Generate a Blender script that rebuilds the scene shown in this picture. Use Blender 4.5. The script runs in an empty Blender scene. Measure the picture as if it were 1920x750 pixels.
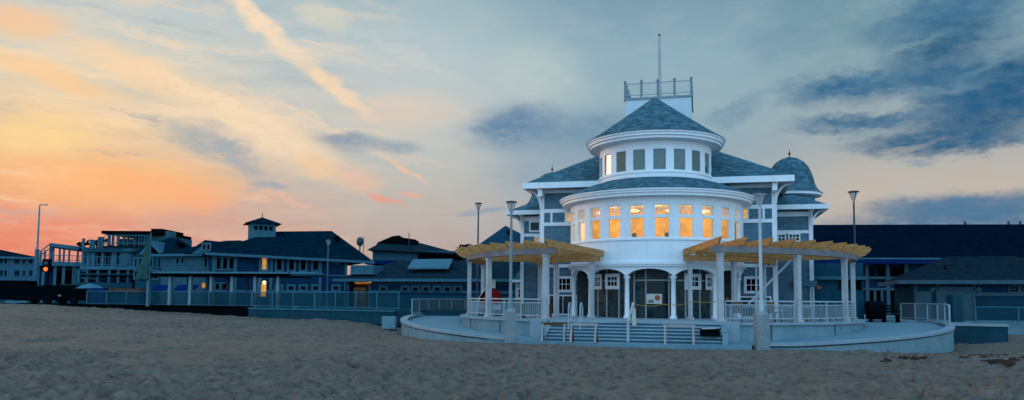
import bpy, math, random
import numpy as np
from mathutils import Vector, Matrix
random.seed(7)
C = bpy.context.scene.collection
sc = bpy.context.scene
R = math.radians
sin, cos, pi = math.sin, math.cos, math.pi

# ------------------------------------------------------------------ camera
F_PX, PITCH, ROLL, EYE, PPY = 1400.0, R(4.0), R(0.5), 2.2, 461.0
cam_d = bpy.data.cameras.new('camera'); cam = bpy.data.objects.new('camera', cam_d); C.objects.link(cam)
cam_d.sensor_width = 36; cam_d.lens = F_PX / 1920 * 36; cam_d.shift_y = (PPY - 375) / 1920
cam_d.clip_end = 20000; cam_d.clip_start = 0.1
cam.matrix_world = Matrix.Translation((0, 0, EYE)) @ Matrix.Rotation(pi / 2 + PITCH, 4, 'X') @ Matrix.Rotation(ROLL, 4, 'Z')
sc.camera = cam

def ray(px, py):
    x = (px - 960) / F_PX; y = (PPY - py) / F_PX
    xc = x * cos(ROLL) - y * sin(ROLL); yc = x * sin(ROLL) + y * cos(ROLL)
    return Vector((xc, cos(PITCH) - yc * sin(PITCH), sin(PITCH) + yc * cos(PITCH)))
def at(px, py, Y):
    r = ray(px, py); t = Y / r.y
    return Vector((r.x * t, Y, r.z * t + EYE))

class Frame:
    """a vertical plane: x along it, y away from the viewer"""
    def __init__(s, o, ang): s.o = Vector((o[0], o[1], 0)); s.a = ang; s.ux = Vector((cos(ang), sin(ang), 0)); s.uy = Vector((-sin(ang), cos(ang), 0))
    def hit(s, px, py, dy=0.0):
        r = ray(px, py); e = Vector((0, 0, EYE))
        t = (dy - (e - s.o).dot(s.uy)) / r.dot(s.uy)
        p = e + r * t
        return (p - s.o).dot(s.ux), p.z
    def w(s, x, y, z=0): p = s.o + s.ux * x + s.uy * y; return Vector((p.x, p.y, z))
def frame2(pxa, Ya, pxb, Yb):
    a = at(pxa, 560, Ya); b = at(pxb, 560, Yb)
    return Frame(a, math.atan2(b.y - a.y, b.x - a.x)), (Vector((a.x, a.y)) - Vector((b.x, b.y))).length

# ------------------------------------------------------------------ mesh builder
class MB:
    def __init__(s): s.v = []; s.f = []
    def add(s, vs, fs):
        n = len(s.v); s.v += [tuple(p) for p in vs]; s.f += [tuple(i + n for i in f) for f in fs]; return s
    def box(s, x0, x1, y0, y1, z0, z1, M=None):
        vs = [Vector((x, y, z)) for z in (z0, z1) for y in (y0, y1) for x in (x0, x1)]
        if M: vs = [M @ p for p in vs]
        return s.add(vs, [(0, 2, 3, 1), (4, 5, 7, 6), (0, 1, 5, 4), (2, 6, 7, 3), (0, 4, 6, 2), (1, 3, 7, 5)])
    def beam(s, a, b, w, h, up=(0, 0, 1)):
        a = Vector(a); b = Vector(b); d = (b - a).normalized(); up = Vector(up)
        if abs(d.dot(up)) > .98: up = Vector((1, 0, 0))
        sx = d.cross(up).normalized() * (w / 2); sz = sx.cross(d).normalized() * (h / 2)
        vs = [a - sx - sz, a + sx - sz, a + sx + sz, a - sx + sz, b - sx - sz, b + sx - sz, b + sx + sz, b - sx + sz]
        return s.add(vs, [(0, 1, 2, 3), (7, 6, 5, 4), (0, 4, 5, 1), (1, 5, 6, 2), (2, 6, 7, 3), (3, 7, 4, 0)])
    def tube(s, a, b, r0, r1=None, n=10):
        r1 = r0 if r1 is None else r1
        a = Vector(a); b = Vector(b); d = (b - a).normalized(); u = Vector((0, 0, 1)) if abs(d.z) < .9 else Vector((1, 0, 0))
        x = d.cross(u).normalized(); y = d.cross(x)
        vs = []
        for p, r in ((a, r0), (b, r1)):
            for k in range(n): t = 2 * pi * k / n; vs.append(p + x * (r * cos(t)) + y * (r * sin(t)))
        return s.add(vs, [(k, (k + 1) % n, n + (k + 1) % n, n + k) for k in range(n)] + [tuple(range(n))[::-1], tuple(range(n, 2 * n))])
    def lathe(s, prof, c=(0, 0), n=48, a0=None, a1=None):
        """angle 0 points to -y, positive towards +x"""
        full = a0 is None; a0 = 0 if full else a0; a1 = 2 * pi if full else a1
        m = len(prof); cols = n if full else n + 1; vs = []
        for k in range(cols):
            t = a0 + (a1 - a0) * k / n
            for r, z in prof: vs.append((c[0] + r * sin(t), c[1] - r * cos(t), z))
        fs = []
        for k in range(n):
            k2 = (k + 1) % cols
            for j in range(m - 1): fs.append((k * m + j, k2 * m + j, k2 * m + j + 1, k * m + j + 1))
        return s.add(vs, fs)
    def arc(s, r0, r1, z0, z1, a0, a1, n=12, c=(0, 0), zf=None):
        """solid arc segment; zf(angle) may lift both top and bottom"""
        vs = []
        for k in range(n + 1):
            t = a0 + (a1 - a0) * k / n; dz = zf(t) if zf else 0
            for r, z in ((r0, z0), (r1, z0), (r1, z1), (r0, z1)): vs.append((c[0] + r * sin(t), c[1] - r * cos(t), z + dz))
        fs = [(0, 1, 2, 3), (4 * n + 3, 4 * n + 2, 4 * n + 1, 4 * n)]
        for k in range(n):
            for j in range(4): j2 = (j + 1) % 4; fs.append((4 * k + j, 4 * k + 4 + j, 4 * k + 4 + j2, 4 * k + j2))
        return s.add(vs, fs)
    def prism(s, pts, a, b, axis='y'):
        """polygon (2D) extruded from a to b along axis"""
        n = len(pts)
        if axis == 'y': vs = [(p[0], a, p[1]) for p in pts] + [(p[0], b, p[1]) for p in pts]
        elif axis == 'x': vs = [(a, p[0], p[1]) for p in pts] + [(b, p[0], p[1]) for p in pts]
        else: vs = [(p[0], p[1], a) for p in pts] + [(p[0], p[1], b) for p in pts]
        return s.add(vs, [tuple(range(n))[::-1], tuple(range(n, 2 * n))] + [(k, (k + 1) % n, n + (k + 1) % n, n + k) for k in range(n)])
    def sphere(s, c, r, n=10, m=6, sz=1.0):
        prof = [(r * sin(pi * j / m), c[2] - r * sz * cos(pi * j / m)) for j in range(m + 1)]
        return s.lathe(prof, (c[0], c[1]), n)
    def build(s, name, m, parent=None, loc=None, rz=0, smooth=False, bevel=0):
        me = bpy.data.meshes.new(name); me.from_pydata(s.v, [], s.f)
        me.materials.append(m)
        import bmesh
        bm = bmesh.new(); bm.from_mesh(me); bmesh.ops.remove_doubles(bm, verts=bm.verts, dist=1e-5)
        bmesh.ops.recalc_face_normals(bm, faces=bm.faces); bm.to_mesh(me); bm.free()
        o = bpy.data.objects.new(name, me); C.objects.link(o)
        if smooth:
            for p in me.polygons: p.use_smooth = True
            try: me.set_sharp_from_angle(angle=R(40))
            except Exception: pass
        if loc is not None: o.location = loc
        o.rotation_euler.z = rz
        if parent is not None: o.parent = parent
        if bevel:
            b = o.modifiers.new('bevel', 'BEVEL'); b.width = bevel; b.segments = 2; b.limit_method = 'ANGLE'
        return o
def thing(name, label, cat, loc=(0, 0, 0), rz=0, group=None):
    o = bpy.data.objects.new(name, None); C.objects.link(o); o.location = loc; o.rotation_euler.z = rz
    o['label'] = label; o['category'] = cat
    if group: o['group'] = group
    return o
def tag(o, label, cat, group=None):
    o['label'] = label; o['category'] = cat
    if group: o['group'] = group
    return o
def struct(o, kind='structure'): o['kind'] = kind; return o
def dup(root, loc, rz, label):
    r = root.copy(); C.objects.link(r); r.location = loc; r.rotation_euler.z = rz; r['label'] = label
    for ch in list(root.children):
        c = ch.copy(); C.objects.link(c); c.parent = r
        for g in ch.children: d = g.copy(); C.objects.link(d); d.parent = c
    return r
def inst(src, loc, rz, parent):
    """copy of a part (with its sub-parts) under parent"""
    c = src.copy(); C.objects.link(c); c.parent = parent; c.location = loc; c.rotation_euler.z = rz
    for g in src.children: d = g.copy(); C.objects.link(d); d.parent = c
    return c

# ------------------------------------------------------------------ node helpers
class NT:
    def __init__(s, nt): s.nt = nt; s.n = nt.nodes; s.l = nt.links
    def new(s, t, **kw):
        n = s.n.new(t)
        for k, v in kw.items(): setattr(n, k, v)
        return n
    def put(s, sock, v):
        if hasattr(v, 'is_output') or isinstance(v, bpy.types.NodeSocket): s.l.new(v, sock)
        elif v is not None: sock.default_value = v
    def m(s, op, a, b=None, c=None, clamp=False):
        n = s.new('ShaderNodeMath', operation=op, use_clamp=clamp); s.put(n.inputs[0], a); s.put(n.inputs[1], b); s.put(n.inputs[2], c); return n.outputs[0]
    def mix(s, f, a, b, blend='MIX'):
        n = s.new('ShaderNodeMix', data_type='RGBA', blend_type=blend); s.put(n.inputs[0], f)
        s.put(n.inputs[6], a if not isinstance(a, tuple) else (*a, 1)[:4]); s.put(n.inputs[7], b if not isinstance(b, tuple) else (*b, 1)[:4]); return n.outputs[2]
    def ramp(s, f, stops, interp='LINEAR'):
        n = s.new('ShaderNodeValToRGB'); n.color_ramp.interpolation = interp; e = n.color_ramp.elements
        while len(e) > 1: e.remove(e[-1])
        e[0].position = stops[0][0]; e[0].color = (*stops[0][1], 1)
        for p, c in stops[1:]: k = e.new(p); k.color = (*c, 1)
        s.put(n.inputs[0], f); return n.outputs[0]
    def mr(s, v, a, b, c=0.0, d=1.0, interp='LINEAR'):
        n = s.new('ShaderNodeMapRange', interpolation_type=interp); s.put(n.inputs[0], v)
        for i, x in enumerate((a, b, c, d)): s.put(n.inputs[i + 1], x)
        return n.outputs[0]
    def noise(s, vec, scale, detail=3, rough=.5, dist=0):
        n = s.new('ShaderNodeTexNoise'); s.put(n.inputs['Vector'], vec); n.inputs['Scale'].default_value = scale
        n.inputs['Detail'].default_value = detail; n.inputs['Roughness'].default_value = rough; n.inputs['Distortion'].default_value = dist; return n
def lin(r, g, b): return tuple(((x / 255 + .055) / 1.055) ** 2.4 if x > 10 else x / 255 / 12.92 for x in (r, g, b))

def mat(name, col, rough=.7, var=.15, scale=3.0, bump=0.0, bscale=20.0, courses=0.0, grain=None, spec=.3, ior=1.45, streak=0.0, metal=0.0, cvar=0.0):
    m = bpy.data.materials.new(name); m.use_nodes = True; t = NT(m.node_tree); p = t.n['Principled BSDF']
    geo = t.new('ShaderNodeNewGeometry'); pos = geo.outputs['Position']
    tc = t.new('ShaderNodeTexCoord').outputs['Object'] if grain else pos
    if grain:
        mp = t.new('ShaderNodeMapping'); t.put(mp.inputs[0], tc); mp.inputs['Scale'].default_value = grain; tc = mp.outputs[0]
    n1 = t.noise(tc, scale, 5, .6); n2 = t.noise(pos, scale * 7.3, 3, .6)
    f = t.m('ADD', t.m('MULTIPLY', n1.outputs[0], .65), t.m('MULTIPLY', n2.outputs[0], .35))
    f = t.mr(f, .32, .68)
    lo = tuple(c * (1 - var) for c in col); hi = tuple(c * (1 + var) for c in col)
    c = t.mix(f, lo, hi); h = n2.outputs[0]
    if courses:
        sep = t.new('ShaderNodeSeparateXYZ'); t.put(sep.inputs[0], pos)
        fr = t.m('FRACT', t.m('DIVIDE', sep.outputs[2], courses))
        line = t.mr(fr, 0.0, .16, 1.0, 0.0)
        if cvar:   # staggered shingle tabs: each one its own tone
            row = t.m('FLOOR', t.m('DIVIDE', sep.outputs[2], courses))
            cb = t.new('ShaderNodeCombineXYZ'); t.put(cb.inputs[0], t.m('MULTIPLY', sep.outputs[0], 3.2)); t.put(cb.inputs[1], t.m('MULTIPLY', sep.outputs[1], 3.2)); t.put(cb.inputs[2], t.m('MULTIPLY', row, 7.3))
            v = t.new('ShaderNodeTexVoronoi'); t.put(v.inputs['Vector'], cb.outputs[0]); v.inputs['Scale'].default_value = 1.0
            sp = t.new('ShaderNodeSeparateColor'); t.put(sp.inputs[0], v.outputs['Color'])
            c = t.mix(1.0, c, t.mix(sp.outputs[0], tuple([1 - cvar] * 3), tuple([1 + cvar] * 3)), 'MULTIPLY')
        c = t.mix(t.m('MULTIPLY', line, .35), c, tuple(x * .35 for x in col))
        h = t.m('ADD', t.m('MULTIPLY', fr, -1.2), t.m('MULTIPLY', h, .5))
    if streak:
        mp = t.new('ShaderNodeMapping'); t.put(mp.inputs[0], pos); mp.inputs['Scale'].default_value = (3, 3, .35)
        s2 = t.noise(mp.outputs[0], 1.3, 4, .65)
        c = t.mix(t.m('MULTIPLY', t.mr(s2.outputs[0], .5, .75), streak), c, tuple(x * .45 for x in col))
    t.put(p.inputs['Base Color'], c)
    t.put(p.inputs['Roughness'], t.mr(n1.outputs[0], .3, .7, rough - .08, min(1, rough + .08)))
    if spec <= .06: spec = 0   # chalky, dusty surfaces hardly mirror at grazing angles
    p.inputs['Specular IOR Level'].default_value = spec; p.inputs['IOR'].default_value = ior; p.inputs['Metallic'].default_value = metal
    if bump or courses:
        b = t.new('ShaderNodeBump'); b.inputs['Distance'].default_value = bump or .01; b.inputs['Strength'].default_value = .7
        t.put(b.inputs['Height'], h); t.put(p.inputs['Normal'], b.outputs[0])
    return m
def emit(name, col, strength, glow_var=0.0):
    m = bpy.data.materials.new(name); m.use_nodes = True; t = NT(m.node_tree); p = t.n['Principled BSDF']
    p.inputs['Base Color'].default_value = (*[min(1, x) for x in col], 1)
    n = t.noise(t.new('ShaderNodeNewGeometry').outputs['Position'], 2.5, 3)
    t.put(p.inputs['Emission Color'], t.mix(t.mr(n.outputs[0], .3, .7), col, tuple(x * (1 - glow_var) for x in col)))
    p.inputs['Emission Strength'].default_value = strength
    return m
def glassy(name, col, alpha, rough=.15, spec=.5):
    """thin see-through sheet: part tinted surface, part open"""
    m = bpy.data.materials.new(name); m.use_nodes = True; t = NT(m.node_tree); p = t.n['Principled BSDF']; out = t.n['Material Output']
    n = t.noise(t.new('ShaderNodeNewGeometry').outputs['Position'], 1.7, 4)
    t.put(p.inputs['Base Color'], t.mix(n.outputs[0], tuple(c * .8 for c in col), tuple(c * 1.2 for c in col))); p.inputs['Roughness'].default_value = rough; p.inputs['Specular IOR Level'].default_value = spec
    if spec <= .08: p.inputs['Specular IOR Level'].default_value = 0
    tr = t.new('ShaderNodeBsdfTransparent'); mx = t.new('ShaderNodeMixShader')
    t.put(mx.inputs[0], alpha); t.l.new(tr.outputs[0], mx.inputs[1]); t.l.new(p.outputs[0], mx.inputs[2]); t.l.new(mx.outputs[0], out.inputs[0])
    return m

M = dict(
    white=mat('white_paint', (.77, .81, .84), .55, .05, .8, .002, streak=.16),
    white_siding=mat('white_siding', (.55, .64, .70), .6, .06, .8, .006, courses=.12, streak=.15),
    blue_siding=mat('blue_shingle_siding', (.095, .185, .245), .8, .14, 2.0, .01, courses=.15, cvar=.14, spec=.08),
    shingle=mat('roof_shingles', (.062, .138, .175), .95, .30, 3.0, .02, courses=.17, cvar=.35, spec=.03),
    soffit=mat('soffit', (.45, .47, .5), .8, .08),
    glass=mat('window_glass', (.02, .06, .07), .06, .5, .6, spec=.6, ior=1.6),
    darkglass=mat('dark_glass', (.007, .022, .026), .15, .8, 1.6, spec=.22, ior=1.45),
    blackglass=mat('black_glass', (.002, .004, .006), .5, .4, .5, spec=.03),
    wood=mat('cedar_wood', (.45, .225, .085), .8, .45, 2.6, .008, grain=(1, 1, 5), spec=.05),
    beam=mat('weathered_beam', (.21, .20, .21), .85, .3, 2.0, .006, spec=.05),
    post=mat('post_wrap', (.42, .43, .45), .75, .2, 1.0, streak=.3, spec=.1),
    concrete=mat('cast_concrete', (.175, .275, .315), .9, .18, .9, .006, streak=.5, spec=.06),
    coping=mat('stone_coping', (.25, .33, .37), .85, .16, 1.2, .006, streak=.3, spec=.06),
    pave=mat('plaza_paving', (.140, .250, .300), .8, .18, .7, .004, spec=.1),
    pier=mat('granite_pier', (.22, .26, .275), .9, .22, 1.4, .01, streak=.4, spec=.06),
    rail=mat('rail_paint', (.33, .40, .43), .6, .12, 2, spec=.1),
    mesh=glassy('rail_mesh', (.26, .34, .38), .18, .7, .05),
    netting=glassy('fine_netting', (.4, .47, .5), .14, .6, .2),
    frosted=glassy('frosted_screen', (.13, .20, .23), .62, .5, .08),
    farrail=glassy('far_rail_glass', (.015, .065, .09), .34, .5, .05),
    lamp_metal=mat('lamp_metal', (.13, .22, .25), .45, .15, 3, spec=.4),
    lamp_metal_light=mat('lamp_metal_light', (.38, .48, .52), .45, .12, 3, spec=.4),
    lamp_dark=mat('lamp_cap', (.03, .06, .075), .5, .15, 3),
    lens=glassy('lamp_lens', (.5, .55, .56), .55, .3, .5),
    black=mat('black_paint', (.004, .006, .008), .7, .3, 3, spec=.05),
    rust=mat('rusty_brown', (.12, .05, .025), .9, .4, 4, spec=.05),
    rattan=mat('rattan', (.17, .115, .08), .95, .35, 8, .01, spec=.03),
    red=mat('red_tarp', (.17, .008, .010), .8, .8, 3.5, .05, spec=.05),
    cream=mat('cream_canvas', (.42, .40, .32), .85, .25, 3, .01, spec=.05),
    yellow=mat('yellow_tape', (.33, .21, .02), .6, .3, 6, spec=.05),
    sawwood=mat('old_lumber', (.33, .31, .30), .85, .3, 4),
    navy=mat('navy_awning', (.003, .018, .085), .8, .2, 2, spec=.04),
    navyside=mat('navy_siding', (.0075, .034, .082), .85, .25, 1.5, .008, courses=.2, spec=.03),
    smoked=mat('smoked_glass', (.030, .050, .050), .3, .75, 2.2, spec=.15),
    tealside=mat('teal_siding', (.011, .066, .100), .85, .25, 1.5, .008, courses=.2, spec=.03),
    dimtrim=mat('dimmed_trim', (.046, .138, .188), .85, .2, 2, spec=.05),  # mostly white trim of the town, with its dimness put into the colour
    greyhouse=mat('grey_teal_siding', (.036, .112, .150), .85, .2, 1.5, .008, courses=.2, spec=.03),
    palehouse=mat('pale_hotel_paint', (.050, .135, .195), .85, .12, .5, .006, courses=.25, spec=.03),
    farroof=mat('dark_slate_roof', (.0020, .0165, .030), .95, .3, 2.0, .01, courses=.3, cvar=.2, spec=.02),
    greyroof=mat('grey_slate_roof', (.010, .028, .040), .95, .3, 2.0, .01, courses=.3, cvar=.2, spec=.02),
    blackroof=mat('tar_roof', (.003, .004, .006), .95, .3, 2.0, spec=.02),
    longroof=mat('long_roof', (.0016, .0075, .019), .95, .3, 1.2, .01, courses=.3, spec=.015),
    bathroof=mat('bathhouse_roof', (.009, .022, .033), .95, .25, 2.0, .01, courses=.3, cvar=.15, spec=.02),
    bathwall=mat('bathhouse_siding', (.010, .045, .075), .9, .2, 1.5, courses=.2, spec=.03),
    bathtrim=mat('bathhouse_trim', (.050, .10, .125), .8, .2, 2, spec=.04),
    bluegable=mat('blue_gable_roof', (.010, .052, .085), .9, .2, 2.0, .01, courses=.3, spec=.03),
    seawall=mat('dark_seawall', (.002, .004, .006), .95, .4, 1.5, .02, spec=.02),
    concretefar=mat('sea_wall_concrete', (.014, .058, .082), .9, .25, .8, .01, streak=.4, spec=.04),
    plywood=mat('plywood', (.10, .055, .022), .85, .3, 3, spec=.04),
    green=mat('green_canvas', (.030, .082, .075), .9, .35, 2, .01, spec=.03),
    palewhite=mat('pale_metal_roof', (.065, .17, .225), .8, .15, 2, spec=.05),
    weed=mat('dried_seaweed', (.05, .028, .018), .95, .5, 9, .01),
    roomwall=mat('room_wall', (.80, .46, .05), .8, .45, 2.4),
    roomfloor=mat('room_floor', (.30, .14, .05), .7, .2, 2),
    dimroom=mat('dim_room', (.16, .17, .13), .8, .35, .8),
    clearglass=glassy('clear_pane', (.35, .33, .26), .16, .05, .8),
    towerglass=glassy('tower_pane', (.10, .20, .20), .55, .05, 1.0),
    bulb=emit('warm_bulb', (1.0, .68, .28), 2.0),
    litpane=emit('lit_pane', (1.0, .40, .05), .60, .6),
    litlow=emit('amber_pane', (1.0, .33, .04), .35, .6),
    signal=emit('signal_light', (1.0, .13, .01), 1.3),
    signwhite=mat('sign_board', (.62, .60, .55), .7, .08, 3),
    signred=mat('sign_red', (.45, .10, .05), .7, .2, 9),
    signgrey=mat('sign_grey', (.16, .16, .15), .7, .3, 9),
    car=mat('dark_car_paint', (.002, .004, .006), .5, .2, 2, spec=.06),
    umbrella=mat('pale_umbrella', (.07, .17, .23), .85, .2, 3, spec=.05),
    bluebin=mat('blue_plastic', (.003, .020, .10), .7, .2, 3, spec=.05),
)

# ------------------------------------------------------------------ sky
def azel(px, py):
    r = ray(px, py).normalized(); return math.degrees(math.atan2(r.x, r.y)), math.degrees(math.asin(r.z))
def sky():
    w = bpy.data.worlds.new('World'); sc.world = w; w.use_nodes = True; t = NT(w.node_tree)
    bg = t.n['Background']; d = t.new('ShaderNodeTexCoord').outputs['Generated']
    sep = t.new('ShaderNodeSeparateXYZ'); t.put(sep.inputs[0], d); x, y, z = sep.outputs
    az = t.m('MULTIPLY', t.m('ARCTAN2', x, y), 180 / pi); el = t.m('MULTIPLY', t.m('ARCSINE', z), 180 / pi)
    cb = t.new('ShaderNodeCombineXYZ'); t.put(cb.inputs[0], az); t.put(cb.inputs[1], el); P = cb.outputs[0]
    # wind-drawn warp of the cloud shapes
    mp = t.new('ShaderNodeMapping'); t.put(mp.inputs[0], P); mp.inputs['Scale'].default_value = (.10, .22, 1); mp.inputs['Rotation'].default_value = (0, 0, R(12))
    def warp(scale, amp, vec, det):
        n = t.noise(mp.outputs[0], scale, det, .6)
        s = t.new('ShaderNodeVectorMath', operation='SUBTRACT'); t.put(s.inputs[0], n.outputs['Color']); s.inputs[1].default_value = (.5, .5, .5)
        k = t.new('ShaderNodeVectorMath', operation='MULTIPLY'); t.put(k.inputs[0], s.outputs[0]); k.inputs[1].default_value = amp
        a = t.new('ShaderNodeVectorMath', operation='ADD'); t.put(a.inputs[0], vec); t.put(a.inputs[1], k.outputs[0]); return a.outputs[0]
    W1 = warp(1.3, (7, 3.2, 0), P, 2); W = warp(5.0, (2.4, 1.5, 0), W1, 4); W = warp(16.0, (.8, .5, 0), W, 4)
    soft = warp(1.6, (4, 1.6, 0), P, 4); soft = warp(5.0, (1.5, .7, 0), soft, 4)
    e = t.mr(el, 0, 25)
    E = lambda py: azel(960, py)[1] / 25
    def rp(st): return t.ramp(e, [(max(0, E(py)), lin(*c)) for py, c in sorted(st, key=lambda q: -q[0])])
    left = rp([(560, (226, 118, 98)), (470, (232, 140, 112)), (420, (234, 162, 130)), (350, (243, 190, 138)), (270, (236, 206, 166)), (190, (218, 210, 188)), (100, (202, 207, 202)), (0, (184, 199, 202))])
    cen = rp([(560, (185, 150, 140)), (470, (186, 166, 158)), (400, (190, 180, 172)), (300, (192, 194, 188)), (200, (198, 202, 200)), (100, (182, 199, 204)), (0, (160, 186, 194))])
    mid = rp([(560, (166, 166, 168)), (400, (150, 165, 178)), (300, (142, 166, 180)), (200, (148, 176, 187)), (110, (143, 174, 188)), (0, (122, 156, 174))])
    rgt = rp([(560, (190, 172, 155)), (420, (202, 186, 168)), (350, (190, 182, 172)), (280, (165, 174, 176)), (180, (140, 166, 176)), (90, (120, 155, 168)), (0, (100, 142, 160))])
    A = lambda px: azel(px, 300)[0]
    col = t.mix(t.mr(az, A(60), A(760), interp='SMOOTHSTEP'), left, cen)
    col = t.mix(t.mr(az, A(760), A(1200), interp='SMOOTHSTEP'), col, mid)
    col = t.mix(t.mr(az, A(1280), A(1640), interp='SMOOTHSTEP'), col, rgt)
    # thin mottled veil everywhere
    veil = t.noise(mp.outputs[0], 3.0, 6, .62).outputs[0]
    wv = t.mix(t.mr(az, A(0), A(1100)), lin(250, 214, 176), lin(172, 188, 196))
    col = t.mix(t.m('MULTIPLY', t.mr(veil, .45, .8), .35), col, wv)
    # high thin streaks combed down to the right across the western sky
    sm = t.new('ShaderNodeMapping'); t.put(sm.inputs[0], soft); sm.inputs['Rotation'].default_value = (0, 0, R(27)); sm.inputs['Scale'].default_value = (.05, .42, 1)
    sn = t.noise(sm.outputs[0], 1.5, 7, .62).outputs[0]; wm = t.mr(az, A(900), A(450), 0, 1, 'SMOOTHSTEP')
    col = t.mix(t.m('MULTIPLY', t.m('MULTIPLY', t.mr(sn, .52, .70), wm), .75), col, lin(255, 222, 184))
    col = t.mix(t.m('MULTIPLY', t.m('MULTIPLY', t.mr(sn, .47, .30), wm), .55), col, lin(158, 172, 184))
    fine = t.mr(t.noise(mp.outputs[0], 8.0, 6, .65).outputs[0], .3, .6)
    D = warp(3.2, (3.4, 1.7, 0), P, 4); D = warp(12.0, (1.7, 1.5, 0), D, 5)
    F3 = warp(6.0, (2.8, 1.6, 0), P, 3)
    def blob(col, p0, p1, wpx, c, a, vec=W, tex=.5, e0=1.15, e1=.25):
        if vec is F3: e0, e1, wpx, a = 1.5, .0, wpx * 1.3, a * .85
        a0 = Vector(azel(*p0)); a1 = Vector(azel(*p1)); ctr = (a0 + a1) / 2; dd = a1 - a0
        m_ = t.new('ShaderNodeMapping', vector_type='TEXTURE'); t.put(m_.inputs[0], vec)
        m_.inputs['Location'].default_value = (*ctr, 0); m_.inputs['Rotation'].default_value = (0, 0, math.atan2(dd.y, dd.x))
        m_.inputs['Scale'].default_value = (dd.length / 2 + .3, wpx * .040, 1)
        ln = t.new('ShaderNodeVectorMath', operation='LENGTH'); t.put(ln.inputs[0], m_.outputs[0])
        f = t.mr(ln.outputs['Value'], e0, e1, 0, 1, 'SMOOTHSTEP')
        f = t.m('MULTIPLY', f, t.mr(fine, 0, 1, 1 - tex, 1)); f = t.m('MULTIPLY', f, a, clamp=True)
        return t.mix(f, col, lin(*c))
    B = [ # soft warm masses
        ((-80, 330), (470, 352), 60, (255, 186, 124), .9, soft), ((-80, 425), (300, 450), 30, (238, 146, 118), .6, soft), ((230, 416), (640, 440), 26, (208, 168, 152), .75, soft), ((430, 396), (700, 410), 14, (206, 180, 166), .7, soft), ((-60, 255), (200, 245), 44, (255, 218, 152), .85, soft), ((150, 332), (440, 372), 26, (252, 180, 128), .8, D),
        ((-40, 30), (130, 50), 34, (252, 200, 148), .85, soft), ((-60, 85), (230, 185), 24, (255, 206, 150), .8, soft),
        ((80, 55), (420, 195), 34, (250, 214, 172), .88, soft), ((330, 150), (660, 330), 56, (250, 220, 184), .88, soft), ((620, 215), (880, 205), 46, (228, 204, 182), .6, soft),
        ((395, -60), (560, 120), 25, (254, 224, 188), .95, soft), ((540, 100), (700, 222), 19, (253, 218, 178), .85, soft), ((560, 10), (660, 60), 32, (225, 215, 192), .6, soft),
        ((540, 300), (640, 325), 22, (246, 200, 150), .6, soft), ((620, 320), (720, 350), 28, (236, 192, 164), .7, soft), ((900, 120), (1100, 150), 70, (190, 204, 198), .6, soft),
        ((330, 360), (450, 380), 22, (250, 172, 130), .7, W), ((470, 368), (620, 398), 8, (240, 184, 156), .6, W),
        ((715, 285), (810, 345), 8, (244, 194, 160), .75, soft), ((690, 360), (745, 385), 8, (240, 158, 138), .8, soft), ((740, 362), (790, 368), 8, (240, 172, 150), .7, soft),
        ((150, 20), (420, 120), 11, (236, 216, 190), .6, D), ((230, 110), (560, 250), 10, (252, 222, 184), .75, D), ((420, 150), (760, 300), 9, (240, 214, 188), .6, D), ((20, 190), (330, 262), 12, (250, 214, 166), .7, D),
        ((640, 40), (900, 170), 14, (206, 208, 200), .5, D), ((100, 285), (420, 325), 9, (244, 196, 146), .7, D), ((560, 250), (860, 320), 10, (222, 200, 184), .5, D),
        ((200, 205), (330, 238), 7, (176, 178, 178), .7, D), ((120, 275), (300, 292), 6, (206, 184, 160), .6, D), ((330, 270), (480, 262), 7, (170, 172, 176), .6, D),
        # grey-blue wisps
        ((280, 235), (470, 285), 34, (160, 172, 178), .8, W), ((400, 260), (520, 330), 20, (158, 170, 180), .7, W), ((580, 262), (720, 268), 22, (128, 150, 170), .85, soft), ((690, 272), (800, 280), 13, (140, 158, 174), .75, soft),
        ((470, 345), (560, 362), 15, (158, 168, 176), .8, W), ((860, 400), (950, 394), 8, (135, 158, 175), .8, soft),
        ((860, 240), (1090, 236), 56, (110, 142, 170), 1.0, soft), ((980, 262), (1280, 238), 60, (116, 148, 172), .95, soft), ((880, 250), (1010, 212), 26, (100, 134, 164), .7, D), ((900, 320), (1200, 320), 60, (142, 164, 180), .75, soft),
        ((1330, 225), (1440, 175), 22, (118, 150, 170), .8, W), ((1380, 90), (1560, 60), 40, (112, 148, 168), .6, soft),
        # heavy slate clouds on the right
        ((1590, 80), (2000, -60), 44, (62, 112, 146), .92, D), ((1430, 180), (1790, 140), 34, (56, 108, 144), .99, D), ((1640, 125), (1930, 25), 44, (38, 94, 130), .97, D),
        ((1700, 245), (2060, 95), 84, (24, 84, 122), 1.0, D), ((1460, 240), (1800, 215), 24, (62, 110, 144), .95, D), ((1560, 278), (2000, 238), 30, (42, 98, 134), .98, D), ((1670, 165), (1880, 125), 40, (52, 104, 140), .93, D),
        ((1700, 200), (1990, 160), 50, (50, 102, 140), .7, D),
        ((1690, 305), (1760, 303), 8, (130, 152, 168), .8, D),
        ((1590, 122), (1800, 52), 7, (128, 158, 172), .75, F3), ((1790, 158), (1930, 82), 6, (110, 146, 166), .7, F3), ((1560, 262), (1710, 243), 6, (150, 168, 174), .8, F3), ((1470, 206), (1700, 186), 9, (156, 170, 174), .75, F3), ((1700, 182), (1860, 150), 6, (118, 150, 168), .7, F3), ((1830, 60), (1960, 30), 8, (120, 152, 170), .6, F3), ((1640, 300), (1760, 262), 5, (172, 170, 166), .7, F3),
        # bank on the horizon
        ((1480, 440), (2150, 418), 66, (80, 120, 152), 1.0, soft), ((1620, 398), (2050, 386), 26, (76, 118, 150), .95, D), ((1640, 392), (2000, 375), 26, (84, 122, 154), .95, soft)]
    for p0, p1, wp, c, a, vec in B: col = blob(col, p0, p1, wp, c, a, vec, .35 if vec is soft else .3 if vec is D or vec is F3 else .4)
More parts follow.
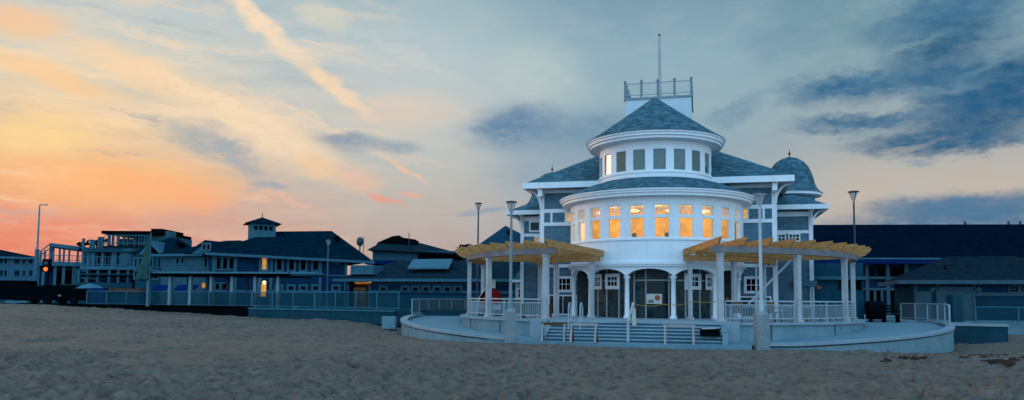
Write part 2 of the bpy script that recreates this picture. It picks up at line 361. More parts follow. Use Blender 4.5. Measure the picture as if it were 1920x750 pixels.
    # the eastern half of the sky, behind the camera: clear blue twilight; darker overhead
    ns = t.new('ShaderNodeTexSky', sky_type='NISHITA', sun_disc=False); ns.sun_elevation = R(4); ns.sun_rotation = R(-48)
    nsk = t.mix(1.0, ns.outputs[0], (.10, .10, .10), 'MULTIPLY')
    east = t.ramp(e, [(0, (.98, 1.48, 1.92)), (.5, (.90, 1.52, 2.08)), (1, (.66, 1.25, 1.9))])
    east = t.mix(.12, east, nsk)
    back = t.m('ADD', t.mr(y, -.05, -.45, 0, 1, 'SMOOTHSTEP'), 0)
    zen = t.mr(el, 24, 60, 0, 1, 'SMOOTHSTEP')
    col = t.mix(zen, col, (.32, .55, .80))
    col = t.mix(back, col, east)
    t.put(bg.inputs[0], col); bg.inputs[1].default_value = 1.0
    w.cycles.sampling_method = 'MANUAL'; w.cycles.sample_map_resolution = 512
sky()
sd = bpy.data.lights.new('sun', 'SUN'); sd.energy = .9; sd.angle = R(14); sd.color = (1.0, .66, .45)
so = bpy.data.objects.new('sun', sd); C.objects.link(so)
sdir = Vector((sin(R(-52)) * cos(R(9)), cos(R(-52)) * cos(R(9)), sin(R(9))))
so.rotation_euler = (-sdir).to_track_quat('-Z', 'Y').to_euler()

# ------------------------------------------------------------------ pavilion frame
O = at(1229, 560, 45.2); TH = R(14.3)
PF = Frame(O, -TH)
PC = (-.25, 1.5); PR = 11.9; FL = 1.15           # podium circle and floor
QC = (0.0, 3.0); QR = 16.3                        # outer ring of the plaza
def pw(u, v, z=0): return PF.w(u, v, z)
def pol(c, r, a): return (c[0] + r * sin(a), c[1] - r * cos(a))
def ring_z(a): return .27 + .66 * min(1, max(0, (abs(a) - R(24)) / R(66))) ** 1.15
def wall_z(a): return .36 + .66 * min(1, max(0, (abs(a) - R(24)) / R(60))) ** 1.0

# ------------------------------------------------------------------ sand
def sand_height(X, Y):
    z = .11 + np.maximum(0, np.minimum(Y, 66) - 36) * .020
    ex = np.clip((-X - 18) / 22, 0, 1) * np.clip((Y - 30) / 30, 0, 1) * .66
    rt = np.clip((X - 17) / 12, 0, 1) * np.clip((Y - 33) / 15, 0, 1)
    z = z + ex - rt * .12
    u = (X - O.x) * cos(TH) - (Y - O.y) * sin(TH); v = (X - O.x) * sin(TH) + (Y - O.y) * cos(TH)
    w = np.clip(1 - (np.sqrt((u - QC[0]) ** 2 + (v - QC[1]) ** 2) - QR) / 6.5, 0, 1); w = w * w * (3 - 2 * w)
    return z * (1 - w) + w * (.10 - .42 * np.clip((u - 7) / 8, 0, 1) * np.clip((10 - v) / 5, 0, 1) - .14 * np.clip((-u - 8) / 6, 0, 1) * np.clip((6 - v) / 6, 0, 1))
def build_sand():
    rng = np.random.RandomState(3)
    ys = np.concatenate([np.linspace(-120, 4, 6), 4 + (np.linspace(0, 1, 520) ** 1.75 * 64), np.array([80, 140, 400, 1500, 6000])])
    tt = np.linspace(-1, 1, 1001); s = np.sign(tt) * np.abs(tt) ** 1.15
    hw = np.where(ys > 70, ys * 3.0, 22 + np.maximum(ys, 0) * 1.0); hw[:6] = 140
    X = s[None, :] * hw[:, None]; Y = np.repeat(ys[:, None], len(s), 1)
    def vn(sc_, seed):
        r = np.random.RandomState(seed).rand(256, 256)
        gx = X / sc_ + 1000.5; gy = Y / sc_ + 1000.5; ix = np.floor(gx).astype(int); iy = np.floor(gy).astype(int); fx = gx - ix; fy = gy - iy
        fx = fx * fx * (3 - 2 * fx); fy = fy * fy * (3 - 2 * fy); g = lambda a, b: r[a & 255, b & 255]
        return (g(ix, iy) * (1 - fx) + g(ix + 1, iy) * fx) * (1 - fy) + (g(ix, iy + 1) * (1 - fx) + g(ix + 1, iy + 1) * fx) * fy - .5
    z = sand_height(X, Y)
    act = np.clip((70 - Y) / 10, 0, 1)
    big = vn(7.0, 5)
    rough_ = np.clip(.50 + 1.5 * big + np.clip((27 - Y) / 14, -.5, .5), .07, 1.1)
    flt = np.clip((58 - Y) / 20, 0, 1)
    z = z + act * flt * (.09 * big + .07 * vn(2.3, 6)) + act * rough_ * (.10 * vn(1.1, 7) + .08 * vn(.5, 8) + .025 * vn(.22, 9))
    # footprints: one scooped print per jittered cell
    for cell, depth, seed in ((.45, .09, 21), (.70, .13, 33), (1.15, .14, 47)):
        r = np.random.RandomState(seed).rand(5, 256, 256); cx = np.floor(X / cell).astype(int); cy = np.floor(Y / cell).astype(int)
        for dx in (-1, 0, 1):
            for dy in (-1, 0, 1):
                a = (cx + dx) & 255; b = (cy + dy) & 255
                ox = (cx + dx + .15 + .7 * r[0, a, b]) * cell; oy = (cy + dy + .15 + .7 * r[1, a, b]) * cell
                th = r[2, a, b] * 6.28; lx = (X - ox) * np.cos(th) + (Y - oy) * np.sin(th); ly = -(X - ox) * np.sin(th) + (Y - oy) * np.cos(th)
                q = (lx / (.34 * cell)) ** 2 + (ly / (.19 * cell)) ** 2; on = (r[3, a, b] < .60 * rough_)
                z = z + act * on * depth * (.5 + r[4, a, b]) * (-np.exp(-q * .9) + .45 * np.exp(-((np.sqrt(q) - 1.7) ** 2) * 3))
    # sand stays clear of the pavement
    ca, sa = cos(-TH), sin(-TH); u = (X - O.x) * ca + (Y - O.y) * sa; v = -(X - O.x) * sa + (Y - O.y) * ca
    rr = np.sqrt((u - QC[0]) ** 2 + (v - QC[1]) ** 2)
    flat = np.clip((QR + 1.3 - rr) / 1.3, 0, 1); z = z * (1 - flat) + flat * np.minimum(z, sand_height(X, Y) + .02)
    inside = np.clip((QR - rr) / .4, 0, 1); z = z - inside * .8
    z = np.where(Y > 67, np.minimum(z, .8), z)
    nr, nc = X.shape; me = bpy.data.meshes.new('sand')
    co = np.stack([X, Y, z], -1).reshape(-1, 3).astype(np.float32)
    i = np.arange(nr - 1)[:, None] * nc + np.arange(nc - 1)[None, :]
    fs = np.stack([i, i + 1, i + nc + 1, i + nc], -1).reshape(-1, 4).astype(np.int32)
    me.vertices.add(len(co)); me.vertices.foreach_set('co', co.ravel()); me.loops.add(fs.size); me.loops.foreach_set('vertex_index', fs.ravel())
    me.polygons.add(len(fs)); me.polygons.foreach_set('loop_start', np.arange(0, fs.size, 4, dtype=np.int32)); me.polygons.foreach_set('use_smooth', np.ones(len(fs), bool))
    me.update(calc_edges=True)
    m = bpy.data.materials.new('beach_sand'); m.use_nodes = True; t = NT(m.node_tree); p = t.n['Principled BSDF']; pos = t.new('ShaderNodeNewGeometry').outputs['Position']
    a = t.noise(pos, .35, 5, .6).outputs[0]; b = t.noise(pos, 4.0, 5, .65).outputs[0]; c = t.noise(pos, 60, 3, .6).outputs[0]
    col = t.mix(t.mr(a, .3, .7), (.152, .128, .104), (.205, .172, .140)); col = t.mix(t.m('MULTIPLY', t.mr(b, .46, .66), .8), col, (.074, .060, .050))  # dark mottling stands in for shade in the small hollows
    col = t.mix(t.m('MULTIPLY', t.mr(c, .55, .75), .35), col, (.09, .07, .06))
    t.put(p.inputs['Base Color'], col); p.inputs['Roughness'].default_value = .95; p.inputs['Specular IOR Level'].default_value = .1
    bp = t.new('ShaderNodeBump'); bp.inputs['Distance'].default_value = .14; bp.inputs['Strength'].default_value = .8
    t.put(bp.inputs['Height'], t.m('ADD', t.m('MULTIPLY', t.noise(pos, 6.5, 5, .65).outputs[0], 1.0), t.m('MULTIPLY', c, .15))); t.put(p.inputs['Normal'], bp.outputs[0])
    me.materials.append(m); o = bpy.data.objects.new('sand', me); C.objects.link(o); struct(o)
build_sand()

# ------------------------------------------------------------------ plaza pavement, boardwalk
mb = MB(); n = 96; vs = []; fs = []
for k in range(n + 1):
    a = R(-112) + R(224) * k / n
    i = pol(PC, PR - .3, a); o_ = pol(QC, QR - .25, a)
    for j in range(4):
        f = j / 3; vs.append((i[0] * (1 - f) + o_[0] * f, i[1] * (1 - f) + o_[1] * f, ring_z(a)))
for k in range(n):
    for j in range(3): fs.append((4 * k + j, 4 * k + j + 1, 4 * k + 5 + j, 4 * k + 4 + j))
mb.add(vs, fs)
struct(mb.build('plaza_pavement', M['pave'], loc=O * Vector((1, 1, 0)).length * 0 + Vector((O.x, O.y, 0)), rz=-TH, smooth=True))
LOC = Vector((O.x, O.y, 0))
# edge kerb of the plaza between the two lamp piers
mb = MB(); mb.arc(QR - .26, QR, -.3, .0, R(-26), R(17), 24, QC, lambda a: ring_z(a) + .004)
struct(mb.build('plaza_kerb', M['pave'], loc=LOC, rz=-TH))
BW = 1.30
mb = MB()  # boardwalk behind the sea wall on the left, ground behind everything else
seaA = at(-120, 560, 66); seaB = at(60, 560, 64); seaC = at(472, 560, 57.5); seaD = at(745, 560, 52.0)
poly = [(seaA.x, seaA.y), (seaB.x, seaB.y), (seaC.x, seaC.y), (seaD.x, seaD.y), (1.5, 52.4), (1.5, 200), (-120, 200), (-120, 66)]
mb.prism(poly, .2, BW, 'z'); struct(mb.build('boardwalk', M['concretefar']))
mb = MB(); mb.prism([(1.52, 52.0), (27.0, 47.2), (90, 44.5), (90, 200), (1.52, 200)], .1, .93, 'z'); struct(mb.build('promenade', M['pave']))

def seawall(name, a, b, z0, z1, th, m, label, cap=None):
    ang = math.atan2(b.y - a.y, b.x - a.x); L = (Vector((a.x, a.y)) - Vector((b.x, b.y))).length
    r = thing(name, label, 'wall', (a.x, a.y, z0), ang)
    MB().box(0, L, -th, -.005, 0, z1 - z0).build('wall_face', m, r)
    MB().box(-.02, L + .02, -th - .06, .12, z1 - z0 + .003, z1 - z0 + .12).build('coping', cap or m, r)
    return r
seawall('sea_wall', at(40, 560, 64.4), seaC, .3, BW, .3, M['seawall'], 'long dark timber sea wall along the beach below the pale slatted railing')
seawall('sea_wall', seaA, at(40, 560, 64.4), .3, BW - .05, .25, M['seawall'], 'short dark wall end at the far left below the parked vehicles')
seawall('concrete_wall', seaC, seaD, .3, BW - .12, .3, M['concretefar'], 'blue grey concrete wall between the dark sea wall and the round plaza', M['dimtrim'])
# ramp wall piece
f, L = frame2(530, 56.5, 590, 55.6)
r = thing('ramp_wall', 'sloping concrete ramp wall rising against the blue grey sea wall', 'wall', (f.o.x, f.o.y, .4), f.a)
MB().prism([(0, 0), (L, 0), (L, 1.0), (L * .55, 1.0)], -.3, .1).build('ramp_side', M['concretefar'], r)
MB().beam((0, -.1, .05), (L * .55, -.1, 1.05), .5, .1).build('coping', M['dimtrim'], r)
b = at(722, 600, 49.5); tag(MB().box(-.45, .45, -.4, .4, -.4, .42).build('concrete_block', M['pave'], loc=(b.x + .3, b.y, .5), bevel=.03), 'small pale concrete block at the foot of the plaza wall on the sand', 'block')

# ------------------------------------------------------------------ podium and ring walls
pod = thing('podium', 'raised curved concrete podium with stone coping that carries the white pavilion', 'podium', LOC, -TH)
MB().arc(.0, PR - .02, 0, FL - .12, R(-150), R(150), 100, PC).build('podium_wall', M['concrete'], pod)
MB().arc(.0, PR + .10, FL - .117, FL, R(-150), R(150), 100, PC).build('coping', M['coping'], pod)
for s_, a in ((-1, R(-23.5)), (1, R(20))):
    p = pol(PC, PR, a); MB().box(-.5, .5, -.35, .5, 0, FL + .06, Matrix.Translation((p[0], p[1], 0)) @ Matrix.Rotation(a, 4, 'Z')).build('corner_pier', M['coping'], pod, bevel=.02)
for a in (R(-38), R(-55), R(31), R(52)):
    p = pol(PC, PR + .012, a); MB().box(-.02, .02, -.012, .012, .25, FL - .13, Matrix.Translation((p[0], p[1], 0)) @ Matrix.Rotation(a, 4, 'Z')).build('wall_joint', M['lamp_dark'], pod)
st = thing('front_steps', 'wide flight of pale concrete steps climbing to the pavilion podium', 'steps', LOC, -TH)
NS = 6; v0 = -12.15; run = .31
for k in range(NS):
    zt = .27 + (FL - .03 - .27) * (k + 1) / NS
    MB().box(-4.25, 3.55, v0 + run * k, -9.6, zt - .055, zt).build('step', M['coping'], st, bevel=.012)
    MB().box(-4.22, 3.52, v0 + run * k + .04, -9.6, zt - .16 if k else .1, zt - .057).build('riser', M['dimtrim'], st)
for x in (-4.5, 3.56):
    MB().prism([(v0 - .05, 0), (-9.7, 0), (-9.7, FL - .01), (v0 + .9, .8), (v0 - .05, .5)], x, x + .25, 'x').build('cheek_wall', M['concrete'], st)

def ring_wall(a0, a1, label):
    r = thing('ring_wall', label, 'wall', LOC, -TH)
    MB().arc(QR - .28, QR, -2.4, -.17, a0, a1, 60, QC, wall_z).build('wall_face', M['concrete'], r)
    MB().arc(QR - .28, QR - .10, -.168, -.10, a0, a1, 60, QC, wall_z).build('shadow_reveal', M['lamp_dark'], r)  # recessed strip, its dark colour stands in for the shadow under the coping
    MB().arc(QR - .36, QR + .08, -.098, .02, a0, a1, 60, QC, wall_z).build('coping', M['coping'], r)
    return r
aL = min(range(-60, 0), key=lambda d: abs(PF.hit(956, 640, -10)[0] * 0 + (pw(*pol(QC, QR, R(d))).x / pw(*pol(QC, QR, R(d))).y) - ray(956, 610).x / ray(956, 610).y))
aR = min(range(0, 60), key=lambda d: abs((pw(*pol(QC, QR, R(d))).x / pw(*pol(QC, QR, R(d))).y) - ray(1430, 610).x / ray(1430, 610).y))
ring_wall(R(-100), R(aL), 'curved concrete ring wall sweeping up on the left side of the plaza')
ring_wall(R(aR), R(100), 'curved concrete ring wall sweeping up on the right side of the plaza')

# ------------------------------------------------------------------ pavilion
pav = thing('beach_pavilion', 'white round-fronted beach pavilion with blue grey shingle roofs and glowing upper windows', 'building', LOC, -TH)
RB = 5.12
def h(px, py, v): return PF.hit(px, py, v)
# --- bow, upper floor
zs, zt0, zt1, zh = 5.57, 6.62, 6.80, 7.31
mb = MB(); mb.arc(RB - .25, RB, 4.16, zs - .05, R(-100), R(100), 80); mb.arc(RB - .25, RB, zh + .05, 7.80, R(-100), R(100), 80)
hw = math.atan(.43 / RB)
wins = [R(-67.5 + 15 * k) for k in range(10)]
edges = [R(-100)] + [x for w_ in wins for x in (w_ - hw, w_ + hw)] + [R(100)]
for k in range(0, len(edges), 2): mb.arc(RB - .25, RB, zs - .05, zh + .05, edges[k], edges[k + 1], 4)
mb.build('bow_wall', M['white'], pav, smooth=True)
mb = MB(); mb.arc(RB, RB + .07, zs - .16, zs - .07, R(-90), R(90), 80); mb.build('sill_band', M['white'], pav, smooth=True)
mb = MB(); mb.arc(RB - .02, RB + .16, 4.08, 4.22, R(-95), R(95), 80); mb.arc(RB - .02, RB + .10, 3.98, 4.08, R(-95), R(95), 80); mb.build('cornice', M['white'], pav, smooth=True)
def bow_window():
    w, m_ = .43, MB()
    m_.box(-w, -w + .06, -.06, .06, zs - .05, zh + .05); m_.box(w - .06, w, -.06, .06, zs - .05, zh + .05)
    for z0, z1 in ((zs - .05, zs), (zt0, zt1), (zh, zh + .05)): m_.box(-w + .06, w - .06, -.06, .06, z0, z1)
    m_.box(-.012, .012, -.02, .02, zt1, zh)
    for x in (-.185, .185): m_.box(x - .012, x + .012, -.02, .02, zt1, zh)
    zm = (zt1 + zh) / 2; m_.box(-w + .06, w - .06, -.017, .017, zm - .012, zm + .012)
    f_ = m_.build('window_frame', M['white'])
    for z0, z1 in ((zs, zt0), (zt1, zh)):
        g = MB().box(-w + .06, w - .06, .022, .030, z0, z1).build('pane', M['clearglass'], f_)
    return f_
bw = bow_window()
for k, a in enumerate(wins):
    p = pol((0, 0), RB - .10, a)
    o_ = bw if k == 0 else inst(bw, (0, 0, 0), 0, pav)
    o_.parent = pav; o_.location = (p[0], p[1], 0); o_.rotation_euler.z = a
# lit room inside the bow
mb = MB(); mb.box(-4.6, 4.6, .05, .15, 5.3, 7.75); mb.build('room_wall', M['roomwall'], pav)
mb = MB(); mb.arc(.1, RB - .26, 5.20, 5.26, R(-100), R(100), 40); mb.build('room_floor', M['roomfloor'], pav)
mb = MB(); mb.arc(.1, RB - .26, 7.70, 7.76, R(-100), R(100), 40); mb.build('room_ceiling', M['white'], pav)
for u, v in ((-2.9, -2.6), (-1.0, -3.4), (1.1, -3.2), (2.9, -2.4)):
    c_ = MB().lathe([(0, 7.12), (.30, 7.16), (.34, 7.22), (.22, 7.28), (0, 7.3)], (u, v), 16).tube((u, v, 7.3), (u, v, 7.7), .015, n=6).build('chandelier', M['bulb'], pav)
for u, v, s_ in ((-2.7, -1.6, 1), (0, -2.0, 1.1), (2.7, -1.6, 1)):
    ld = bpy.data.lights.new('room_lamp', 'POINT'); ld.energy = 80 * s_; ld.color = (1, .72, .30); ld.shadow_soft_size = .25
    lo = bpy.data.objects.new('room_lamp', ld); C.objects.link(lo); lo.parent = pav; lo.location = (u, v, 7.0)
for u, v in ((2.6, -3.9), (-.9, -4.2), (.9, -4.3)):   # things on the sills inside
    MB().box(u - .12, u + .12, v - .1, v + .1, 5.3, 5.85).build('table_lamp', M['rust'], pav)
# --- eave + skirt roof
mb = MB(); mb.lathe([(RB - .2, 7.79), (5.62, 7.79), (5.62, 7.93), (5.72, 7.95), (5.72, 8.06), (5.80, 8.08), (5.80, 8.16), (5.5, 8.2)], n=96, a0=R(-118), a1=R(118))
mb.build('bow_eave', M['white'], pav, smooth=True)
mb = MB(); mb.lathe([(5.82, 8.163), (5.82, 8.19), (5.2, 8.47), (4.6, 8.72), (4.0, 8.94), (3.3, 9.14)], n=96, a0=R(-120), a1=R(120)); mb.build('skirt_roof', M['shingle'], pav, smooth=True)
# --- tower
RT = 3.35; tz0, tz1 = 9.55, 10.75
mb = MB(); mb.arc(RT - .2, RT, 8.9, tz0 - .04, 0, 2 * pi, 64); mb.arc(RT - .2, RT, tz1 + .04, 11.35, 0, 2 * pi, 64)
hw2 = math.atan(.40 / RT); tw = [R(-72 + 20 * k) for k in range(18)]
for k in range(18): mb.arc(RT - .2, RT, tz0 - .04, tz1 + .04, tw[k] + hw2, tw[k] + R(20) - hw2, 3)
mb.build('tower_wall', M['white'], pav, smooth=True)
mb = MB(); mb.arc(RT, RT + .07, tz0 - .17, tz0 - .05, 0, 2 * pi, 64); mb.arc(RT, RT + .10, 9.12, 9.26, 0, 2 * pi, 64); mb.build('tower_band', M['white'], pav, smooth=True)
m_ = MB(); w = .40
m_.box(-w, -w + .05, -.05, .05, tz0 - .04, tz1 + .04); m_.box(w - .05, w, -.05, .05, tz0 - .04, tz1 + .04)
for z0, z1 in ((tz0 - .04, tz0 + .01), (tz1 - .01, tz1 + .04)): m_.box(-w + .05, w - .05, -.05, .05, z0, z1)
twf = m_.build('tower_window', M['white']); MB().box(-w + .05, w - .05, .01, .02, tz0 + .01, tz1 - .01).build('pane', M['towerglass'], twf)
for k, a in enumerate(tw):
    if not (R(-95) < a < R(95) or k in (17,)): continue
    p = pol((0, 0), RT - .07, a); o_ = twf if k == 0 else inst(twf, (0, 0, 0), 0, pav)
    o_.parent = pav; o_.location = (p[0], p[1], 0); o_.rotation_euler.z = a
mb = MB(); mb.arc(.01, 1.2, 9.3, 11.1, 0, 2 * pi, 24); mb.build('stair_core', M['dimroom'], pav)
mb = MB(); mb.arc(.01, RT - .21, 9.14, 9.2, 0, 2 * pi, 40); mb.build('tower_floor', M['dimroom'], pav)
mb = MB(); mb.lathe([(RT - .1, 11.22), (3.95, 11.26), (3.95, 11.40), (4.06, 11.42), (4.06, 11.56), (4.14, 11.58), (4.14, 11.66), (3.9, 11.68)], n=96); mb.build('tower_eave', M['white'], pav, smooth=True)
mb = MB(); mb.lathe([(4.17, 11.66), (4.17, 11.69), (3.3, 12.26), (2.0, 13.18), (1.0, 13.9), (0.02, 14.62)], n=96); mb.build('tower_roof', M['shingle'], pav, smooth=True)
# --- main block
HZ = 9.05
mb = MB(); mb.box(-7.2, 7.0, .5, 13, 0, 9.1); mb.build('main_wall', M['blue_siding'], pav)
def hip(u0, u1, v0, v1, ze, zr, ins, ov=0.0, m=None, name='roof', parent=None, fas=None, fh=.34):
    mb = MB(); zb = ze
    rid = ins
    vs = [(u0, v0, zb), (u1, v0, zb), (u1, v1, zb), (u0, v1, zb)]
    if (u1 - u0) >= (v1 - v0): vs += [(u0 + rid, (v0 + v1) / 2, zr), (u1 - rid, (v0 + v1) / 2, zr)]; fs = [(0, 1, 5, 4), (1, 2, 5), (2, 3, 4, 5), (3, 0, 4), (0, 3, 2, 1)]
    else: vs += [((u0 + u1) / 2, v0 + rid, zr), ((u0 + u1) / 2, v1 - rid, zr)]; fs = [(0, 1, 4), (1, 2, 5, 4), (2, 3, 5), (3, 0, 4, 5), (0, 3, 2, 1)]
    mb.add(vs, fs); o_ = mb.build(name, m or M['shingle'], parent)
    if fas:
        f_ = MB(); g = .06
        f_.box(u0 - g, u1 + g, v0 - g, v0 + g, ze - fh, ze + .03); f_.box(u0 - g, u1 + g, v1 - g, v1 + g, ze - fh, ze + .03)
        f_.box(u0 - g, u0 + g, v0 + g, v1 - g, ze - fh, ze + .03); f_.box(u1 - g, u1 + g, v0 + g, v1 - g, ze - fh, ze + .03)
        f_.build('fascia', fas, o_)
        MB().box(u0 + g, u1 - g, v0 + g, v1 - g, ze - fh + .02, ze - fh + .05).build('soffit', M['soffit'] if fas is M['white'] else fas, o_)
    return o_
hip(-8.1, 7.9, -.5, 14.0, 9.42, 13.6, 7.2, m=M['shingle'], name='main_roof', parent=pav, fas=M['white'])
# trim boards: levels measured once, mirrored to both sides
zl = lambda py: h(1040, py, .47)[1]
z_a, z_b, z_c, z_d, z_e = zl(362), zl(392), zl(399), zl(417), zl(423.5)
for s_ in (-1, 1):
    mb = MB(); c0 = 7.2 if s_ < 0 else 7.0
    def bx(a, b, z0, z1, d=.05): mb.box(min(s_ * a, s_ * b), max(s_ * a, s_ * b), .5 - d, .5, z0, z1)
    bx(c0 - .22, c0 + .06, 0, 9.1, .07)
    bx(4.4, c0 - .22, z_c, z_b, .06); bx(4.4, c0 - .22, z_e, z_d, .06); bx(4.4, c0 - .22, z_a, z_a + .35, .05)
    bx(c0 - .75, c0 - .62, z_d, z_c, .05)
    bx(c0 - 1.75, c0 - 1.55, z_d, z_c, .05)
    bx(4.4, c0 - 1.75, z_d, z_c, .035)
    bx(4.4, c0 - .22, 4.15, 4.35, .07)
    bx(c0 - 1.2, c0 - 1.1, 0, 4.15, .05)
    mb.build('wall_trim', M['white'], pav)
def grid_window(parent, u0, u1, z0, z1, v, nx, nz, fm, pm, rz=0, fw=.09, name='window', pn='pane', d=.05):
    """frame with muntins proud of a wall whose face is at v"""
    mb = MB(); mb.box(u0 - fw, u0, v - d, v, z0 - fw, z1 + fw); mb.box(u1, u1 + fw, v - d, v, z0 - fw, z1 + fw)
    mb.box(u0, u1, v - d, v, z0 - fw, z0); mb.box(u0, u1, v - d, v, z1, z1 + fw)
    for k in range(1, nx): x = u0 + (u1 - u0) * k / nx; mb.box(x - .018, x + .018, v - d + .012, v - .008, z0, z1)
    for k in range(1, nz): z = z0 + (z1 - z0) * k / nz; mb.box(u0, u1, v - d + .014, v - .01, z - .018, z + .018)
    f_ = mb.build(name, fm, parent)
    MB().box(u0, u1, v - .007, v + .01, z0, z1).build(pn, pm, f_)
    return f_
zm0, zm1 = z_d + .05, z_c - .05
grid_window(pav, -6.05 + .55, -4.75, zm0, zm1, .45, 3, 2, M['white'], M['litpane'], fw=.06)
grid_window(pav, 4.7, 5.4, zm0, zm1, .45, 3, 2, M['white'], M['litpane'], fw=.06)
# ground floor windows of main block
for s_ in (-1, 1):
    for x0 in (5.3,):
        grid_window(pav, min(s_ * x0, s_ * (x0 + .75)), max(s_ * x0, s_ * (x0 + .75)), 2.75, 3.45, .5, 3, 2, M['white'], M['blackglass'], fw=.16)
        grid_window(pav, min(s_ * 4.9, s_ * 6.6), max(s_ * 4.9, s_ * 6.6), 1.25, 2.35, .5, 2, 1, M['white'], M['darkglass'], fw=.08)
# eave brackets
def bracket(u, v, z0, z1, out, nm='eave_bracket', ang=0):
    mb = MB(); pts = []
    for k in range(9): t_ = k / 8 * pi / 2; pts.append((out * (1 - cos(t_)) * 1.0, z0 + (z1 - z0) * sin(t_)))
    for k in range(8):
        a, b = pts[k], pts[k + 1]
        mb.beam((u + a[0] * cos(ang), v + a[0] * sin(ang), a[1]), (u + b[0] * cos(ang), v + b[0] * sin(ang), b[1]), .12, .12)
    return mb.build(nm, M['white'], pav)
for s_, c0 in ((-1, 7.2), (1, 7.0)):
    bracket(s_ * c0, .44, 8.0 - .1, 9.06, s_ * .82); bracket(s_ * c0, .44, 7.9, 9.06, .85, ang=-pi / 2)
    MB().box(s_ * (c0 - .1) - .14, s_ * (c0 - .1) + .14, -.34, .42, 8.6, 9.06).build('bracket_block', M['white'], pav)
# --- side wings, lower
for s_ in (-1, 1):
    W0, W1 = (7.2, 9.3) if s_ < 0 else (7.0, 9.45)
    a, b = sorted((s_ * (W0 - .5), s_ * W1)); VW = 3.9
    MB().box(a, b, VW, 11.0, 0, 7.95).build('wing_wall', M['blue_siding'], pav)
    # wing roof: lean-to hipped up against the main block
    e0, e1 = s_ * (W0 - .6), s_ * (W1 + .85)
    ze, zr = 8.12, 9.15; mb = MB(); vA, vB = VW - .85, 12
    mb.add([(e0, vA, ze), (e1, vA, ze), (e1, vB, ze), (e0, vB, ze), (e0, vA + 2.6, zr), (s_ * (W1 - .9), vA + 2.4, zr), (s_ * (W1 - .9), vB, zr), (e0, vB, zr)],
           [(0, 1, 5, 4), (1, 2, 6, 5), (4, 5, 6, 7), (2, 3, 7, 6), (0, 4, 7, 3), (0, 3, 2, 1)])
    rf = mb.build('wing_roof', M['shingle'], pav)
    mb = MB(); x0, x1 = sorted((e0, e1)); mb.box(x0, x1 , vA - .06, vA + .06, ze - .26, ze + .03); mb.box(e1 - .06, e1 + .06, vA + .06, vB, ze - .26, ze + .03); mb.build('fascia', M['white'], rf)
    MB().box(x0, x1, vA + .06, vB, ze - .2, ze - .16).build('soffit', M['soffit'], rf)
    mb = MB(); V = VW
    def bx(p, q, z0, z1, d=.05): mb.box(min(s_ * p, s_ * q), max(s_ * p, s_ * q), V - d, V, z0, z1)
    bx(W1 - .2, W1 + .05, 0, 7.92, .07); bx(W0, W1 - .2, 7.5, 7.8, .06); bx(W0, W1 - .2, 6.42, 6.62); bx(W0, W1 - .2, 5.68, 5.88); bx(W0, W0 + .14, 5.8, 7.6, .055)
    mb.build('wall_trim', M['white'], pav)
    MB().box(min(s_ * W1, s_ * (W1 + .06)), max(s_ * W1, s_ * (W1 + .06)), V, 11, 5.9, 6.1).build('side_band', M['white'], pav)
    if s_ > 0:
        for x in (7.25, 8.1): grid_window(pav, x, x + .58, 5.97, 6.35, V, 3, 2, M['white'], M['darkglass'], fw=.07, d=.06)
    else:
        grid_window(pav, -9.0 + .35, -8.15 + .1, 6.85, 7.4, V, 1, 1, M['white'], M['darkglass'], fw=.1)
        grid_window(pav, -8.3, -7.75, 5.97, 6.35, V, 2, 2, M['white'], M['litlow'], fw=.07, d=.06)
    bracket(s_ * W1, V - .05, 6.9, 7.86, s_ * .75); bracket(s_ * (W1 - .05), V - .05, 6.9, 7.86, .72, ang=-pi / 2)
# --- corner turrets with bell roofs
for u, v in ((8.55, 7.2), (-8.1, 8.6)):
    dz = .0 if u > 0 else -.25
    mb = MB(); mb.arc(.02, 1.55, 7.8, 9.3 + dz, 0, 2 * pi, 32, (u, v)); mb.build('turret_wall', M['blue_siding'], pav, smooth=True)
    mb = MB(); mb.lathe([(1.5, 9.12 + dz), (1.98, 9.16 + dz), (2.0, 9.34 + dz), (1.8, 9.36 + dz)], (u, v), 40); mb.build('turret_eave', M['white'], pav, smooth=True)
    prof = [(2.06, 9.34), (1.9, 9.46), (1.72, 9.68), (1.58, 9.98), (1.49, 10.35), (1.38, 10.75), (1.2, 11.15), (.92, 11.5), (.55, 11.75), (.2, 11.86), (.02, 11.88)]
    mb = MB(); mb.lathe([(r_, z_ + dz) for r_, z_ in prof], (u, v), 40); d_ = mb.build('bell_roof', M['shingle'], pav, smooth=True)
    MB().tube((u, v, 11.85 + dz), (u, v, 12.45 + dz), .035, .015).sphere((u, v, 12.12 + dz), .09).build('finial', M['rust'], d_)
# --- lookout box with railing and flagpole
LB = 2.08; lu, lv0, lv1 = .10, 1.9, 6.0
DZ = h(1236, 181, 1.9)[1] - 15.47; DR = h(1236, 151, 1.9)[1] - h(1236, 181, 1.9)[1] - .95; ZT = h(1236, 68, 3.6)[1]
MB().box(lu - LB, lu + LB, lv0, lv1, 11.0, 15.35 + DZ).build('lookout_box', M['white_siding'], pav)
mb = MB(); mb.box(lu - LB - .08, lu + LB + .08, lv0 - .08, lv1 + .08, 15.353 + DZ, 15.47 + DZ); mb.build('lookout_cap', M['coping'], pav)
mb = MB()
px_ = [lu - LB + 2 * LB * k / 4 for k in range(5)]; pv_ = [lv0 + (lv1 - lv0) * k / 4 for k in range(5)]
spots = [(x, lv0) for x in px_] + [(x, lv1) for x in px_] + [(lu - LB, y) for y in pv_[1:-1]] + [(lu + LB, y) for y in pv_[1:-1]]
for x, y in spots:
    q = MB().box(x - .065, x + .065, y - .065, y + .065, 15.473 + DZ, 16.5 + DZ).sphere((x, y, 16.53 + DZ), .10, 8, 5).build('rail_post', M['lamp_metal'], pav)
